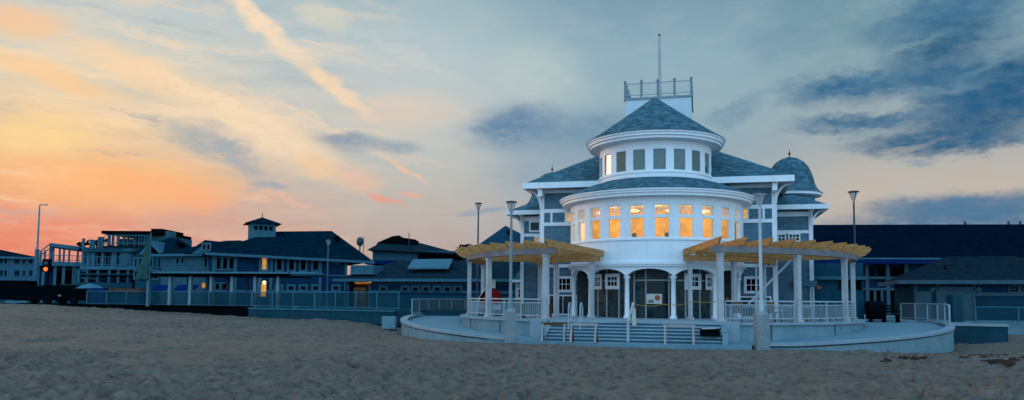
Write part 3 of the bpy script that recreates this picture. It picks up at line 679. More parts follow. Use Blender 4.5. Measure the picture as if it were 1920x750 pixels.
for z in (15.62 + DZ, 16.38 + DZ):
    mb.box(lu - LB, lu + LB, lv0 - .03, lv0 + .03, z, z + .05); mb.box(lu - LB, lu + LB, lv1 - .03, lv1 + .03, z, z + .05)
    mb.box(lu - LB - .03, lu - LB + .03, lv0, lv1, z + .002, z + .048); mb.box(lu + LB - .03, lu + LB + .03, lv0, lv1, z + .002, z + .048)
mb.build('rail_bar', M['post'], pav)
for y_ in (lv0, lv1): MB().box(lu - LB, lu + LB, y_ - .01, y_ + .01, 15.68 + DZ, 16.37 + DZ).build('rail_mesh', M['netting'], pav)
fp = MB().tube((lu + .02, 3.6, 15.3 + DZ), (lu + .02, 3.6, ZT), .13, .085, 12).build('flagpole', M['post'], pav)
MB().sphere((lu + .02, 3.6, ZT + .07), .09, 10, 6).build('ball', M['rust'], fp)
# --- arcade
cols = [R(x) for x in (-101.5, -72.5, -43.5, -14.5, 14.5, 43.5, 72.5, 101.5)]
mb = MB()
for k in range(7):
    a0, a1 = cols[k], cols[k + 1]; n = 16; vs = []
    for j in range(n + 1):
        t_ = a0 + (a1 - a0) * j / n; x = (j / n - .5) * 2 / .92; zz = 3.46 + (.40 * math.sqrt(max(0, 1 - x * x)) if abs(x) < 1 else 0)
        for r_ in (RB - .32, RB - .02): vs += [(r_ * sin(t_), -r_ * cos(t_), zz), (r_ * sin(t_), -r_ * cos(t_), 4.158)]
    fs = []
    for j in range(n): b_ = 4 * j; fs += [(b_, b_ + 4, b_ + 6, b_ + 2), (b_ + 2, b_ + 6, b_ + 7, b_ + 3), (b_, b_ + 1, b_ + 5, b_ + 4)]
    mb.add(vs, fs)
mb.build('arcade_arches', M['white'], pav, smooth=True)
for k, a in enumerate(cols[1:-1]):
    x, y = pol((0, 0), RB - .17, a)
    MB().lathe([(.2, FL), (.2, FL + .12), (.15, FL + .17), (.135, FL + .2), (.12, 3.28), (.15, 3.32), (.18, 3.38), (.19, 3.47), (0, 3.47)], (x, y), 20).build('column', M['white'], pav, smooth=True)
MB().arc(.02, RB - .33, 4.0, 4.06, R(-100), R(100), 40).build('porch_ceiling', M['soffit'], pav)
RG = 3.75
gw = MB().arc(RG - .1, RG, FL, 3.98, R(-95), R(95), 60).build('glass_wall', M['smoked'], pav, smooth=True)
MB().arc(RG + .005, RG + .03, FL + .05, 3.2, R(-4), R(14), 6).build('entrance_door', M['darkglass'], gw)
for s_ in (-1, 1): MB().box(min(s_ * 3.5, s_ * 4.85), max(s_ * 3.5, s_ * 4.85), .42, .47, FL, 3.98).build('side_glass', M['smoked'], pav)
mb = MB()
for d in (-84, -72.5, -58, -43.5, -29, -14.5, -4.5, 14.5, 29, 43.5, 58, 72.5, 84):
    x, y = pol((0, 0), RG + .02, R(d)); mb.box(-.035, .035, -.04, .02, FL, 3.98, Matrix.Translation((x, y, 0)) @ Matrix.Rotation(R(d), 4, 'Z'))
mb.arc(RG - .01, RG + .05, 3.22, 3.30, R(-95), R(-30), 20); mb.arc(RG - .01, RG + .05, 3.22, 3.30, R(-14), R(95), 40)
mb.build('mullions', M['rail'], gw)
for d in (-58, -36, 36, 58, -79, 79):
    x, y = pol((0, 0), RG + .06, R(d)); w_ = grid_window(pav, -.36, .36, 2.95, 3.45, .03, 3, 2, M['white'], M['blackglass'], fw=.19)
    w_.location = (x, y, 0); w_.rotation_euler.z = R(d)
# notice board on the dark door
sg = thing('notice_sign', 'white notice with a round reddish picture on the dark entrance door', 'sign', pw(*pol((0, 0), RG + .1, R(2.5)), 1.95), -TH + R(2.5))
MB().box(-.42, .42, -.03, .0, 0, .55).build('board', M['signwhite'], sg)
MB().lathe([(0, 0), (.15, 0), (.15, .008), (0, .008)], n=20).build('round_picture', M['signred'], sg, loc=(.17, -.034, .33)).rotation_euler = (R(90), 0, 0)
MB().prism([(-.36, .06), (-.02, .06), (-.04, .2), (-.12, .26), (-.18, .2), (-.24, .24), (-.36, .14)], -.038, -.033).build('dark_picture', M['signgrey'], sg)
# rear porch and low annex on the right side of the pavilion
an = thing('annex', 'teal sided low annex with a small pale porch roof behind the right pergola', 'building', pw(9.5, 5.0, 0), -TH)
MB().box(0, 3.1, .2, 7, .9, 4.6).build('annex_wall', M['tealside'], an)
MB().box(.0, 3.2, -.15, .2, 3.55, 3.75).build('band', M['dimtrim'], an)
grid_window(an, 1.75, 2.9, 3.0, 3.5, .2, 3, 1, M['black'], M['blackglass'])
MB().box(.35, .6, .15, .2, 2.95, 3.15).build('small_plaque', M['signred'], an)
MB().box(-1.2, .15, -1.4, .1, 3.1, 3.45).build('porch_roof', M['palewhite'], an)
MB().tube((-.1, -1.3, 1.15), (-.1, -1.3, 3.1), .06).build('porch_post', M['rail'], an)

# ------------------------------------------------------------------ pergolas
ZB = 4.42
def pz(r): return (r - 7.0) / 4.5 * .18
def pergola(angs, a0, a1, tip, label, nr):
    g = thing('pergola', label, 'pergola', LOC, -TH)
    RF, RK = 11.45, 7.1
    for a in angs:
        for r_ in (RF, RK):
            x, y = pol(PC, r_, a); T = Matrix.Translation((x, y, 0)) @ Matrix.Rotation(a, 4, 'Z')
            hw_ = .125 if r_ == RF else .10
            MB().box(-hw_, hw_, -hw_, hw_, FL + .1, ZB + pz(r_) - .17, T).box(-hw_ - .06, hw_ + .06, -hw_ - .06, hw_ + .06, FL, FL + .12, T).box(-hw_ - .03, hw_ + .03, -hw_ - .03, hw_ + .03, ZB + pz(r_) - .29, ZB + pz(r_) - .165, T).build('post', M['post'], g)
    for r_ in (RF, RK):
        for off in (-.17, .17):
            MB().arc(r_ + off - .04, r_ + off + .04, ZB - .16 + pz(r_), ZB + .13 + pz(r_), a0, a1, 30, PC).build('beam', M['beam'] if off > 0 and r_ == RF else M['wood'], g)
    for k in range(nr):
        a = a0 + (a1 - a0) * (k + .15) / (nr - .7)
        p0 = pol(PC, 6.3, a); p1 = pol(PC, 12.35, a); z0 = ZB + .135 + pz(6.3); z1 = ZB + .135 + pz(12.35); H_ = .36
        d = Vector((p1[0] - p0[0], p1[1] - p0[1], 0)).normalized(); sd_ = Vector((-d.y, d.x, 0)) * .045
        # plank with a raked tail at each end
        A = Vector((p0[0], p0[1], 0)); L_ = 6.05; pts = [(0, z0 + .2), (.18, z0 - .0), (L_ - .28, z1), (L_, z1 + H_ * .75), (L_, z1 + H_), (0, z0 + H_)]
        vs = [A + d * s_ + Vector((0, 0, z_)) - sd_ for s_, z_ in pts] + [A + d * s_ + Vector((0, 0, z_)) + sd_ for s_, z_ in pts]
        MB().add(vs, [tuple(range(6)), tuple(range(11, 5, -1))] + [(j, j + 6, (j + 1) % 6 + 6, (j + 1) % 6) for j in range(6)]).build('rafter', M['wood'], g)
    return g
pergola([R(-24), R(-47.5), R(-72), R(-96)], R(-20.5), R(-101), -1, 'curved timber pergola on pale posts left of the front steps', 14)
pergola([R(19.5), R(41), R(63.5), R(86)], R(17.2), R(97), 1, 'curved timber pergola on pale posts right of the front steps with orange rafters', 14)
# loose pole leaning against the right pergola
a = pw(*pol(PC, 11.1, R(41)), ZB - .2); b = pw(*pol(PC, 9.6, R(33)), 2.0)
tag(MB().beam(a, b, .09, .09).build('leaning_pole', M['post']), 'long pale pole slanting down from the right pergola post', 'pole')

# ------------------------------------------------------------------ railings on the podium
def podium_rail(a0, a1, label):
    g = thing('podium_railing', label, 'railing', LOC, -TH, 'railings between the pergola posts'); n = max(2, int((a1 - a0) * 11.5 / 1.35))
    r_ = 11.45
    mb = MB()
    for z0, z1 in ((2.12, 2.19), (1.95, 2.0), (1.30, 1.35)): mb.arc(r_ - .03, r_ + .03, z0, z1, a0, a1, 14, PC)
    mb.build('rail_bar', M['rail'], g)
    for k in range(n + 1):
        x, y = pol(PC, r_, a0 + (a1 - a0) * k / n); MB().box(x - .03, x + .03, y - .03, y + .03, FL, 2.12).build('baluster_post', M['rail'], g)
    mb = MB(); m_ = int((a1 - a0) * 11.5 / .13)
    for k in range(m_):
        x, y = pol(PC, r_, a0 + (a1 - a0) * (k + .5) / m_); mb.box(x - .007, x + .007, y - .007, y + .007, 1.35, 1.95)
    mb.build('balusters', M['rail'], g)
    MB().arc(r_ - .008, r_ + .008, 1.36, 1.94, a0, a1, 14, PC).build('screen', M['mesh'], g)
for a0, a1, l in ((-46.3, -25.3, 'pale railing left of the steps between the two nearest left pergola posts'), (-70.8, -48.7, 'pale railing between the lamp post and the outermost left pergola posts'), (-94, -73.2, 'short pale railing around the far left end of the podium'),
                  (20.7, 39.8, 'pale railing right of the steps between the two nearest right pergola posts'), (42.2, 62.3, 'pale railing between the middle and outer right pergola posts'), (64.7, 84.5, 'pale railing around the far right end of the podium')):
    podium_rail(R(a0), R(a1), l)
# ring railings with frosted screens
def ring_rail(a0, a1, zf, label, r_=QR - .15, H_=1.05, m='frosted', n=None):
    g = thing('screen_railing', label, 'railing', LOC, -TH); n = n or max(2, int(abs(a1 - a0) * r_ / 1.5))
    MB().arc(r_ - .04, r_ + .04, H_ - .03, H_ + .04, a0, a1, 24, QC, zf).build('top_rail', M['rail'], g)
    MB().arc(r_ - .035, r_ + .035, .1, .15, a0, a1, 24, QC, zf).build('bottom_rail', M['rail'], g)
    MB().arc(r_ - .01, r_ + .01, .16, H_ - .04, a0, a1, 24, QC, zf).build('screen', M[m], g)
    for k in range(n + 1):
        a = a0 + (a1 - a0) * k / n; x, y = pol(QC, r_, a); MB().box(x - .03, x + .03, y - .03, y + .03, zf(a), zf(a) + H_ - .03).build('rail_post', M['rail'], g)
    return g
ring_rail(R(-112), R(-82), wall_z, 'curved frosted railing at the left end of the plaza wall')
ring_rail(R(-150), R(-113), lambda a: .93, 'straight run of frosted railing behind the left ramp', H_=1.0)
ring_rail(R(72), R(108), wall_z, 'curved pale railing at the right end of the plaza wall', m='mesh')

# ------------------------------------------------------------------ lamps
def lamp(px, Y, z0, ztop, label, headr, mt, pier=None):
    p = at(px, 560, Y); g = thing('lamp_post', label, 'street lamp', (p.x, p.y, z0), 0, 'lamp posts around the plaza')
    hh = ztop - z0; zb = 0
    if pier:
        zb = pier
        pr = MB().box(-.27, .27, -.27, .27, 0, pier - .1).build('pier', M['pier'], g, bevel=.03)
        MB().add([(-.27, -.27, pier - .097), (.27, -.27, pier - .097), (.27, .27, pier - .097), (-.27, .27, pier - .097), (-.1, -.1, pier + .08), (.1, -.1, pier + .08), (.1, .1, pier + .08), (-.1, .1, pier + .08)], [(0, 1, 5, 4), (1, 2, 6, 5), (2, 3, 7, 6), (3, 0, 4, 7), (4, 5, 6, 7)]).build('cap', M['pier'], pr)
    MB().lathe([(.11, zb), (.11, zb + .5), (.075, zb + .6), (.055, hh - headr * 2.3), (.0, hh - headr * 2.3)], n=14).build('pole', mt, g, smooth=True)
    hd = thing_part('lamp_head', g)
    z1 = hh
    MB().lathe([(.03, z1 - headr * 2.2), (headr * .82, z1 - headr * .3), (0, z1 - headr * .3)], n=20).build('lens', M['lens'], hd, smooth=True)
    MB().lathe([(0, z1 - headr * .32), (headr * 1.0, z1 - headr * .3), (headr * 1.08, z1 - headr * .12), (headr * .5, z1), (0, z1 + .02)], n=24).build('lamp_cap', M['lamp_dark'] if mt is not M['lamp_metal_light'] else M['lamp_metal_light'], hd, smooth=True)
    mb = MB()
    for k in range(3):
        t_ = 2 * pi * k / 3 + .6; mb.beam((.05 * cos(t_), .05 * sin(t_), z1 - headr * 2.35), (headr * .9 * cos(t_), headr * .9 * sin(t_), z1 - headr * .28), .035, .02)
    mb.build('brackets', mt, hd)
    return g
def thing_part(name, parent): o = bpy.data.objects.new(name, None); C.objects.link(o); o.parent = parent; return o
pL = pw(*pol(QC, QR - .1, R(aL))); pR = pw(*pol(QC, QR - .1, R(aR)))
lamp(957.5, pL.y, .12, at(960, 377, pL.y).z, 'lamp post on a pale granite pier at the left end of the front kerb', .25, M['lamp_metal'], 1.55)
lamp(1427, pR.y, .05, at(1424, 363, pR.y).z, 'pale lamp post on a granite pier in front of the right pergola', .27, M['lamp_metal_light'], 1.62)
lamp(895, 55, BW, at(895, 380, 55).z, 'more distant lamp post standing left of the left pergola', .26, M['lamp_dark'])
lamp(1605, 49, .95, at(1602, 358, 49).z, 'tall lamp post rising behind the right end of the right pergola', .33, M['lamp_dark'])
lamp(613, 60, BW, at(613, 449, 60).z, 'slim lamp post in front of the navy house with the cupola', .24, M['dimtrim'])

# ------------------------------------------------------------------ things around the steps
def sawhorse(u, v, rz, w_, label, H_=.85, m='sawwood', group='sawhorse barricades on the front steps'):
    g = thing('sawhorse', label, 'sawhorse', pw(u, v, .27), -TH + rz, group)
    MB().box(-w_ / 2, w_ / 2, -.05, .05, H_ - .12, H_).build('top_bar', M[m], g)
    for x in (-w_ / 2 + .08, w_ / 2 - .08):
        for y in (-.28, .28): MB().beam((x, y, 0), (x, y * .1, H_ - .06), .09, .05).build('leg', M['sawwood' if y < 0 else 'rust'], g)
    return g
sawhorse(-3.75, -12.75, R(4), 1.15, 'leftmost sawhorse barricade at the left corner of the front steps', m='rust')
sawhorse(-2.35, -12.95, R(-3), 1.25, 'second sawhorse barricade from the left in front of the steps')
sawhorse(1.75, -12.7, R(3), 1.35, 'right hand sawhorse barricade in front of the steps')
g = thing('step_handrail', 'pale wrapped handrail running down the middle of the front steps', 'handrail', pw(-.42, -10.3, 0), -TH)
MB().beam((0, 0, FL), (.0, 0, 2.05), .13, .13).build('upper_post', M['cream'], g)
MB().beam((0, 0, 2.0), (-.06, -1.95, 1.2), .08, .08).build('rail_bar', M['post'], g)
MB().beam((-.06, -1.95, .3), (-.06, -1.95, 1.2), .11, .11).build('lower_post', M['post'], g)
MB().beam((.02, -.06, 1.75), (.1, -.6, .95), .18, .1).build('cloth_wrap', M['cream'], g)
g = thing('loop_handrail', 'white looped handrail at the top left of the front steps', 'handrail', pw(-3.35, -10.6, FL - .4), -TH)
for x in (0, .55):
    mb = MB(); pts = [(x, -.6 + .0, 0), (x, -.6, .9)] + [(x, -.6 + .35 * (1 - cos(t_)), .9 + .35 * sin(t_)) for t_ in (.4, .8, 1.2, 1.57, 2.0, 2.4, 2.8, 3.14)] + [(x, .1, .2)]
    for p, q in zip(pts, pts[1:]): mb.tube(p, q, .035, n=8)
    mb.build('rail_loop', M['rail'], g)
# caution tape, three sagging runs
pts = [pw(-.42, -10.36, 2.0), pw(.9, -9.3, 1.98), pw(2.3, -8.2, 2.12), pw(3.95, -9.1, 2.3)]
mb = MB()
for p, q in zip(pts, pts[1:]):
    for k in range(8):
        a = p.lerp(q, k / 8); b = p.lerp(q, (k + 1) / 8); a.z -= .12 * sin(pi * k / 8); b.z -= .12 * sin(pi * (k + 1) / 8); mb.beam(a, b, .01, .032)
tag(mb.build('barrier_tape', M['yellow']), 'yellow barrier tape strung across the arcade entrance', 'tape')
# construction debris at the right foot of the steps
g = thing('tool_crate', 'small dark crate of tools on the right end of the steps', 'crate', pw(3.05, -11.9, .62), -TH + R(8))
MB().box(-.4, .4, -.22, .22, 0, .1).box(-.4, -.36, -.22, .22, .1, .3).box(.36, .4, -.22, .22, .1, .3).box(-.4, .4, .18, .22, .1, .3).build('tray', M['black'], g)
MB().tube((-.36, 0, .3), (.36, 0, .34), .03).build('handle', M['post'], g)
# patio chairs and tables behind the railings
def chair(loc, rz, label):
    g = thing('patio_chair', label, 'chair', loc, rz, 'patio chairs on the podium')
    MB().box(-.25, .25, -.25, .25, .42, .48).build('seat', M['rattan'], g)
    MB().box(-.25, .25, .22, .27, .48, .98).build('backrest', M['rattan'], g)
    for x in (-.22, .22):
        for y in (-.22, .22): MB().box(x - .025, x + .025, y - .025, y + .025, 0, .42).build('leg', M['rattan'], g)
        MB().box(x - .03, x + .03, -.22, .22, .66, .7).build('armrest', M['rattan'], g)
    return g
def table(loc, label, w_=.8, m='post'):
    g = thing('patio_table', label, 'table', loc, -TH, 'patio tables on the podium')
    MB().box(-w_, w_, -.4, .4, .7, .75).build('table_top', M[m], g)
    for x in (-w_ + .08, w_ - .08): MB().box(x - .04, x + .04, -.3, .3, 0, .7).build('leg', M[m], g)
    return g
pos = ['beside the nearest right pergola post', 'left of the middle right pergola post', 'just behind the second right railing', 'near the outer right pergola post', 'at the far end of the right railing', 'beside the left sawhorse corner', 'between lamp pier and first left post', 'behind the second left railing']
for k, (r_, d) in enumerate(((10.9, 25), (10.9, 36), (10.9, 45), (10.9, 57), (10.8, 73), (10.9, -29), (10.9, -38), (10.8, -60))):
    x, y = pol(PC, r_, R(d)); chair(pw(x, y, FL), -TH + R(d + (k * 37) % 60 - 30), 'dark rattan patio chair ' + pos[k])
for k, (r_, d, l) in enumerate(((10.0, 30.5, 'pale patio table between the steps and the right lamp pier'), (9.9, 51, 'pale patio table behind the outer right railing'), (10.0, -34, 'brown topped patio table behind the left railing'))):
    x, y = pol(PC, r_, R(d)); table(pw(x, y, FL), l, m='rust' if d < 0 else 'post')
# tarp covered stack, red and cream, on the left of the podium
p = at(923, 560, 44.5)
g = thing('covered_cart', 'red and cream tarpaulin covered cart behind the left railing', 'cart', (p.x - .1, p.y, FL - .1)); g.scale = (.8, .8, .8)
MB().prism([(-.75, .95), (.8, .95), (.82, 1.75), (.5, 2.0), (.1, 2.12), (-.35, 1.98), (-.7, 1.6)], -.5, .5).build('red_cover', M['red'], g, bevel=.2)
MB().prism([(-.95, .75), (-.76, .75), (-.72, 1.5), (-.4, 1.98), (-.05, 2.35), (.12, 2.75), (.3, 2.72), (.3, 2.2), (.02, 2.2), (-.4, 2.08), (-.85, 1.5)], -.54, .3).build('cream_cover', M['cream'], g, bevel=.05)
MB().box(-.8, .8, -.5, .5, .55, .93).build('cart_bed', M['post'], g)
for x in (-.6, .6):
    for y in (-.52, .52): MB().tube((x, y - .05, .3), (x, y + .05, .3), .3, n=16).build('wheel', M['black'], g)
# white kiosk
f, L = frame2(966, 56, 1000, 56)
g = thing('white_kiosk', 'small white kiosk with two tiny windows under the left pergola', 'kiosk', (f.o.x, f.o.y, .93), f.a)
zt_ = f.hit(980, 526)[1] - .93
MB().box(0, L, 0, 2.2, 0, zt_).build('kiosk_wall', M['post'], g)
MB().box(L + .02, L + .9, .1, 2.2, 0, zt_ - .05).build('serving_hatch', M['darkglass'], g)
MB().add([(-.25, -.3, zt_), (L + 1.2, -.3, zt_), (L + 1.2, 2.5, zt_), (-.25, 2.5, zt_), (.3, .6, zt_ + .75), (L + .6, .6, zt_ + .75), (L + .6, 1.6, zt_ + .75), (.3, 1.6, zt_ + .75)], [(0, 1, 5, 4), (1, 2, 6, 5), (2, 3, 7, 6), (3, 0, 4, 7), (4, 5, 6, 7), (3, 2, 1, 0)]).build('roof', M['shingle'], g)
MB().box(-.3, L + 1.25, -.35, -.27, zt_ - .14, zt_ + .05).build('fascia', M['white'], g)
for x0 in (.22, .78): grid_window(g, x0, x0 + .3, zt_ - 1.25, zt_ - .65, 0, 1, 2, M['white'], M['blackglass'])
# bench at right
p = at(1657, 560, 45.5)
g = thing('park_bench', 'black slatted bench on the right of the plaza near the pergola end', 'bench', (p.x, p.y, .93), R(-12))
MB().box(-.85, .85, -.3, .2, .42, .48).build('seat', M['black'], g)
mb = MB()
for k in range(3): mb.box(-.85, .85, .24, .29, .58 + k * .17, .7 + k * .17)
mb.build('backrest', M['black'], g)
for x in (-.75, 0, .75): MB().box(x - .05, x + .05, -.28, .28, 0, .42).build('leg', M['black'], g)
for x in (-.83, .83): MB().box(x - .04, x + .04, -.3, .28, .62, .68).build('armrest', M['black'], g)
p = at(1640, 560, 46.5)
g = thing('grill_cart', 'dark covered grill cart beside the black bench', 'cart', (p.x, p.y, .93))
MB().box(-.45, .45, -.3, .3, .15, .95).build('cabinet', M['black'], g)
MB().tube((-.45, 0, .95), (.45, 0, .95), .33, n=18).build('lid', M['black'], g, smooth=True)
for x in (-.38, .38): MB().tube((x, -.3, .08), (x, -.2, .08), .08).build('wheel', M['black'], g)

# ------------------------------------------------------------------ generic house pieces for the town behind
def fw(g, f, x0, y0, x1, y1, fm, pm, nx=1, nz=1, fwid=.14, dy=0.0, zb=0.0):
    a = f.hit(x0, y1, dy); b = f.hit(x1, y0, dy)
    return grid_window(g, a[0], b[0], a[1] - zb, b[1] - zb, dy, nx, nz, fm, pm, fw=fwid, d=.07)
def fbox(f, x0, y0, x1, y1, d0, d1, zb=0.0, dy=0.0):
    a = f.hit(x0, y1, dy); b = f.hit(x1, y0, dy); return MB().box(a[0], b[0], d0, d1, a[1] - zb, b[1] - zb)

# --- far left hotel
f, L = frame2(-90, 104, 62, 110)
ze = f.hit(30, 482)[1]; zr = f.hit(20, 467, 5)[1]
g = thing('hotel', 'pale three storey hotel with small dark windows at the far left edge', 'building', (f.o.x, f.o.y, 0), f.a)
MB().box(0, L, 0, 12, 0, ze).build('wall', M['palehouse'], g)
hip(-.6, L + .6, -.6, 12.6, ze, zr, 5.5, m=M['farroof'], name='roof', parent=g, fas=M['dimtrim'], fh=.3)
for y0, y1 in ((484, 494), (507, 517), (536, 545)):
    for x0, x1 in ((-3, 5), (8, 13), (27, 36), (43, 47), (54, 61)):
        if y0 > 530 and x0 > 40: continue
        fw(g, f, x0, y0, x1, y1, M['dimtrim'], M['blackglass'], 2 if x1 - x0 > 6 else 1, 1)
# tall light pole, traffic signal
a = at(65, 560, 72); b = at(75, 384, 72)
g = thing('light_pole', 'tall thin pole with a small arm lamp at the far left', 'street lamp', (a.x, a.y, BW))
MB().tube((0, 0, 0), (0, 0, b.z - BW), .14, .07).build('pole', M['lamp_metal'], g)
MB().tube((0, 0, b.z - BW), (.45, 0, b.z - BW + .05), .04).build('arm', M['lamp_metal'], g)
MB().box(.35, .75, -.12, .12, b.z - BW - .06, b.z - BW + .06).build('lamp_head', M['post'], g)
MB().tube((0, 0, 0), (0, 0, 5.2), .2, .2).build('sleeve', M['dimtrim'], g)
a = at(88, 560, 70); zt_ = at(88, 486, 70).z
g = thing('traffic_signal', 'black traffic signal with its lower amber lamp lit', 'traffic light', (a.x, a.y, BW))
MB().tube((0, .0, 0), (0, .0, zt_ - BW), .1).build('pole', M['black'], g)
MB().box(-.34, .34, -.42, -.08, zt_ - BW - 1.2, zt_ - BW).build('housing', M['black'], g)
zz = at(88, 505, 70).z - BW
MB().lathe([(0, -.02), (.2, -.02), (.17, .06), (0, .1)], n=18).build('lit_lamp', M['signal'], g, loc=(0, -.44, zz)).rotation_euler = (R(90), 0, 0)
MB().lathe([(0, -.02), (.2, -.02), (.17, .04), (0, .06)], n=18).build('dark_lamp', M['lamp_dark'], g, loc=(0, -.44, zz + .55)).rotation_euler = (R(90), 0, 0)

# --- deck restaurant with the white canopy frame
f, L = frame2(100, 80, 196, 82)
g = thing('deck_bar', 'single storey bar with a roof deck and a pale canopy frame', 'building', (f.o.x, f.o.y, 0), f.a)
xa = f.hit(68, 560)[0]
zd = f.hit(150, 499)[1]
MB().box(xa, L, .6, 10, 0, zd - .05).build('wall', M['navyside'], g)
MB().box(xa - .3, L, -.5, 10.2, zd - .047, zd + .12).box(xa - .3, L, -.5, -.4, zd + .12, zd + .42).build('deck_edge', M['dimtrim'], g)
for x in (70, 80, 102, 118, 137, 140, 160, 178, 193): 
    u = f.hit(x, 540)[0]; MB().box(u - .14, u + .14, -.2, .1, 0, zd - .05).build('post', M['dimtrim'], g)
mb = MB()
for x0, x1 in ((104, 117), (121, 136), (143, 158), (162, 176)):
    a = f.hit(x0, 536, .6); b = f.hit(x1, 506, .6); grid_window(g, a[0], b[0], a[1], b[1], .6, 1, 1, M['dimtrim'], M['blackglass'])
u = f.hit(145, 540)[0]; MB().box(f.hit(112, 540)[0], L, -.3, -.2, 0, f.hit(150, 533)[1]).build('terrace_wall', M['concretefar'], g)
# canopy frame on the deck
def zz_(px, py): return f.hit(px, py)[1]
mb = MB()
for x, yt in ((76, 470), (84, 468), (97, 457), (112, 460), (120, 461), (130, 462), (146, 464), (158, 462)):
    u = f.hit(x, yt)[0]; t_ = .22 if x == 97 else .09; mb.box(u - t_, u + t_, .2, .2 + 2 * t_, zd + .1, zz_(x, yt) - .02)
mb.build('canopy_posts', M['dimtrim'], g)
a = f.hit(96, 456); b = f.hit(172, 465); c_ = f.hit(76, 471)
MB().prism([(a[0], a[1]), (b[0], b[1]), (b[0], b[1] - .45), (a[0], a[1] - .35)], -.4, 3.5).build('canopy_roof', M['dimtrim'], g)
MB().beam((c_[0], 0, c_[1]), (a[0], 0, a[1]), .1, .12).beam((c_[0], 0, c_[1] - .4), (a[0], 0, a[1] - .5), .08, .1).build('canopy_brace', M['dimtrim'], g)
mb = MB(); zr_ = zz_(120, 480)
for z in (zr_, zd + .55): mb.box(xa, L, -.42, -.38, z, z + .07)
u = xa
while u < L: mb.box(u - .02, u + .02, -.42, -.38, zd + .12, zr_); u += .35
mb.build('deck_railing', M['dimtrim'], g)

# --- three level restaurant
f, L = frame2(158, 78, 322, 78)
g = thing('beach_restaurant', 'three level beach restaurant with balconies and a dark flat roof canopy', 'building', (f.o.x, f.o.y, 0), f.a)
z1 = f.hit(240, 500)[1]; z2 = f.hit(240, 465)[1]; z3 = f.hit(240, 458)[1]; z4 = f.hit(240, 437)[1]
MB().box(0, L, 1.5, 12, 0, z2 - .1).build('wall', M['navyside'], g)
MB().box(-.3, L, -.6, 12.2, z1 - .35, z1).build('lower_roof_edge', M['dimtrim'], g)
MB().prism([(-.9, z1 - .9), (-.6, z1 - 1.0), (1.5, z1 - .36), (1.5, z1 - .3)], -.2, L, 'x').build('awning', M['concretefar'], g)
MB().add([(0, -.8, z2 - .35), (L * .72, -.8, z2 - .35), (L * .72, 4, z3 + .1), (0, 4, z3 + .1), (0, -.8, z2 - .5), (L * .72, -.8, z2 - .5), (L * .72, 4, z2 - .5), (0, 4, z2 - .5)], [(0, 1, 2, 3), (0, 4, 5, 1), (1, 5, 6, 2), (4, 7, 6, 5), (3, 2, 6, 7), (0, 3, 7, 4)]).build('balcony_roof', M['concretefar'], g)
for x in (160, 170, 180, 197, 216, 221, 236): u = f.hit(x, 480)[0]; MB().box(u - .12, u + .12, -.5, -.3, z1, z2 - .5).build('balcony_post', M['dimtrim'], g)
for x in (151, 167, 187, 208, 225, 243, 262): u = f.hit(x, 520)[0]; MB().box(u - .12, u + .12, -.4, -.15, 0, z1 - .36).build('post', M['dimtrim'], g)
mb = MB()
for z in (z1 + .95, z1 + .12): mb.box(0, L * .5, -.46, -.4, z, z + .07)
u = 0
while u < L * .5: mb.box(u, u + .05, -.45, -.41, z1 + .1, z1 + 1.0); u += .28
mb.build('balcony_railing', M['dimtrim'], g)
for x0, y0, x1, y1 in ((152, 509, 163, 520), (170, 509, 184, 521), (192, 510, 200, 521), (210, 510, 225, 521), (233, 512, 247, 522), (160, 475, 168, 495), (172, 475, 178, 495), (183, 474, 197, 494), (208, 474, 214, 497), (230, 476, 246, 486)):
    fw(g, f, x0, y0, x1, y1, M['dimtrim'], M['blackglass'], dy=1.5)
a = f.hit(232, 503); b = f.hit(248, 482)
MB().lathe([(0, 0), (1.0, 0), (1.0, 1.3), (.7, 1.75), (0, 1.9)], n=20).build('round_booth', M['greyhouse'], g, loc=((a[0] + b[0]) / 2, .3, z1))
MB().box(0, f.hit(262, 540)[0], -1.6, -.7, 0, f.hit(200, 530)[1]).build('terrace_wall', M['concretefar'], g)
# roof level
for x in (205, 212, 222, 233, 240, 252, 262, 270): u = f.hit(x, 450, 3)[0]; MB().box(u - .1, u + .1, 2.9, 3.1, z3, z4).build('roof_post', M['dimtrim'], g)
a = f.hit(198, 430, 2)[0]; b = f.hit(307, 430, 2)[0]
MB().box(a, b, 1.2, 9, z4, f.hit(240, 431)[1]).build('canopy_slab', M['blackroof'], g)
MB().box(f.hit(285, 430, 2)[0], f.hit(306, 430, 2)[0], 1.8, 7, f.hit(240, 431)[1], f.hit(290, 426)[1]).build('roof_hatch', M['blackroof'], g)
MB().box(f.hit(200, 450, 3)[0], f.hit(244, 450, 3)[0], 5.5, 7.5, z3 - .3, z4 - .2).build('bar_counter', M['navyside'], g)
MB().box(f.hit(278, 450, 3)[0], f.hit(323, 450, 3)[0], 2.2, 8, z3 - 1.2, z4 - .1).build('stair_tower', M['greyhouse'], g)
MB().box(f.hit(312, 450, 3)[0], f.hit(322, 450, 3)[0], 2.4, 4, z4 - .1, z4 + .45).build('vent_box', M['dimtrim'], g)
mb = MB(); u = f.hit(196, 450, 1)[0]; e_ = f.hit(282, 450, 1)[0]
for z in (z3 + .15, z3 + 1.0): mb.box(u, e_, 1.0, 1.06, z, z + .07)
while u < e_: mb.box(u, u + .05, 1.0, 1.05, z3, z3 + 1.05); u += .3
mb.build('roof_railing', M['dimtrim'], g)
mb = MB()  # planters and heaters on the deck at left
for x, yt in ((157, 447), (171, 449), (176, 451), (186, 445), (192, 444)):
    u = f.hit(x, 450, 1.5)[0]; mb.box(u - .12, u + .12, 1.4, 1.6, z2 - .35, f.hit(x, yt, 1.5)[1])
mb.build('deck_heaters', M['greyhouse'], g)
p = at(186, 460, 81); mb = MB()
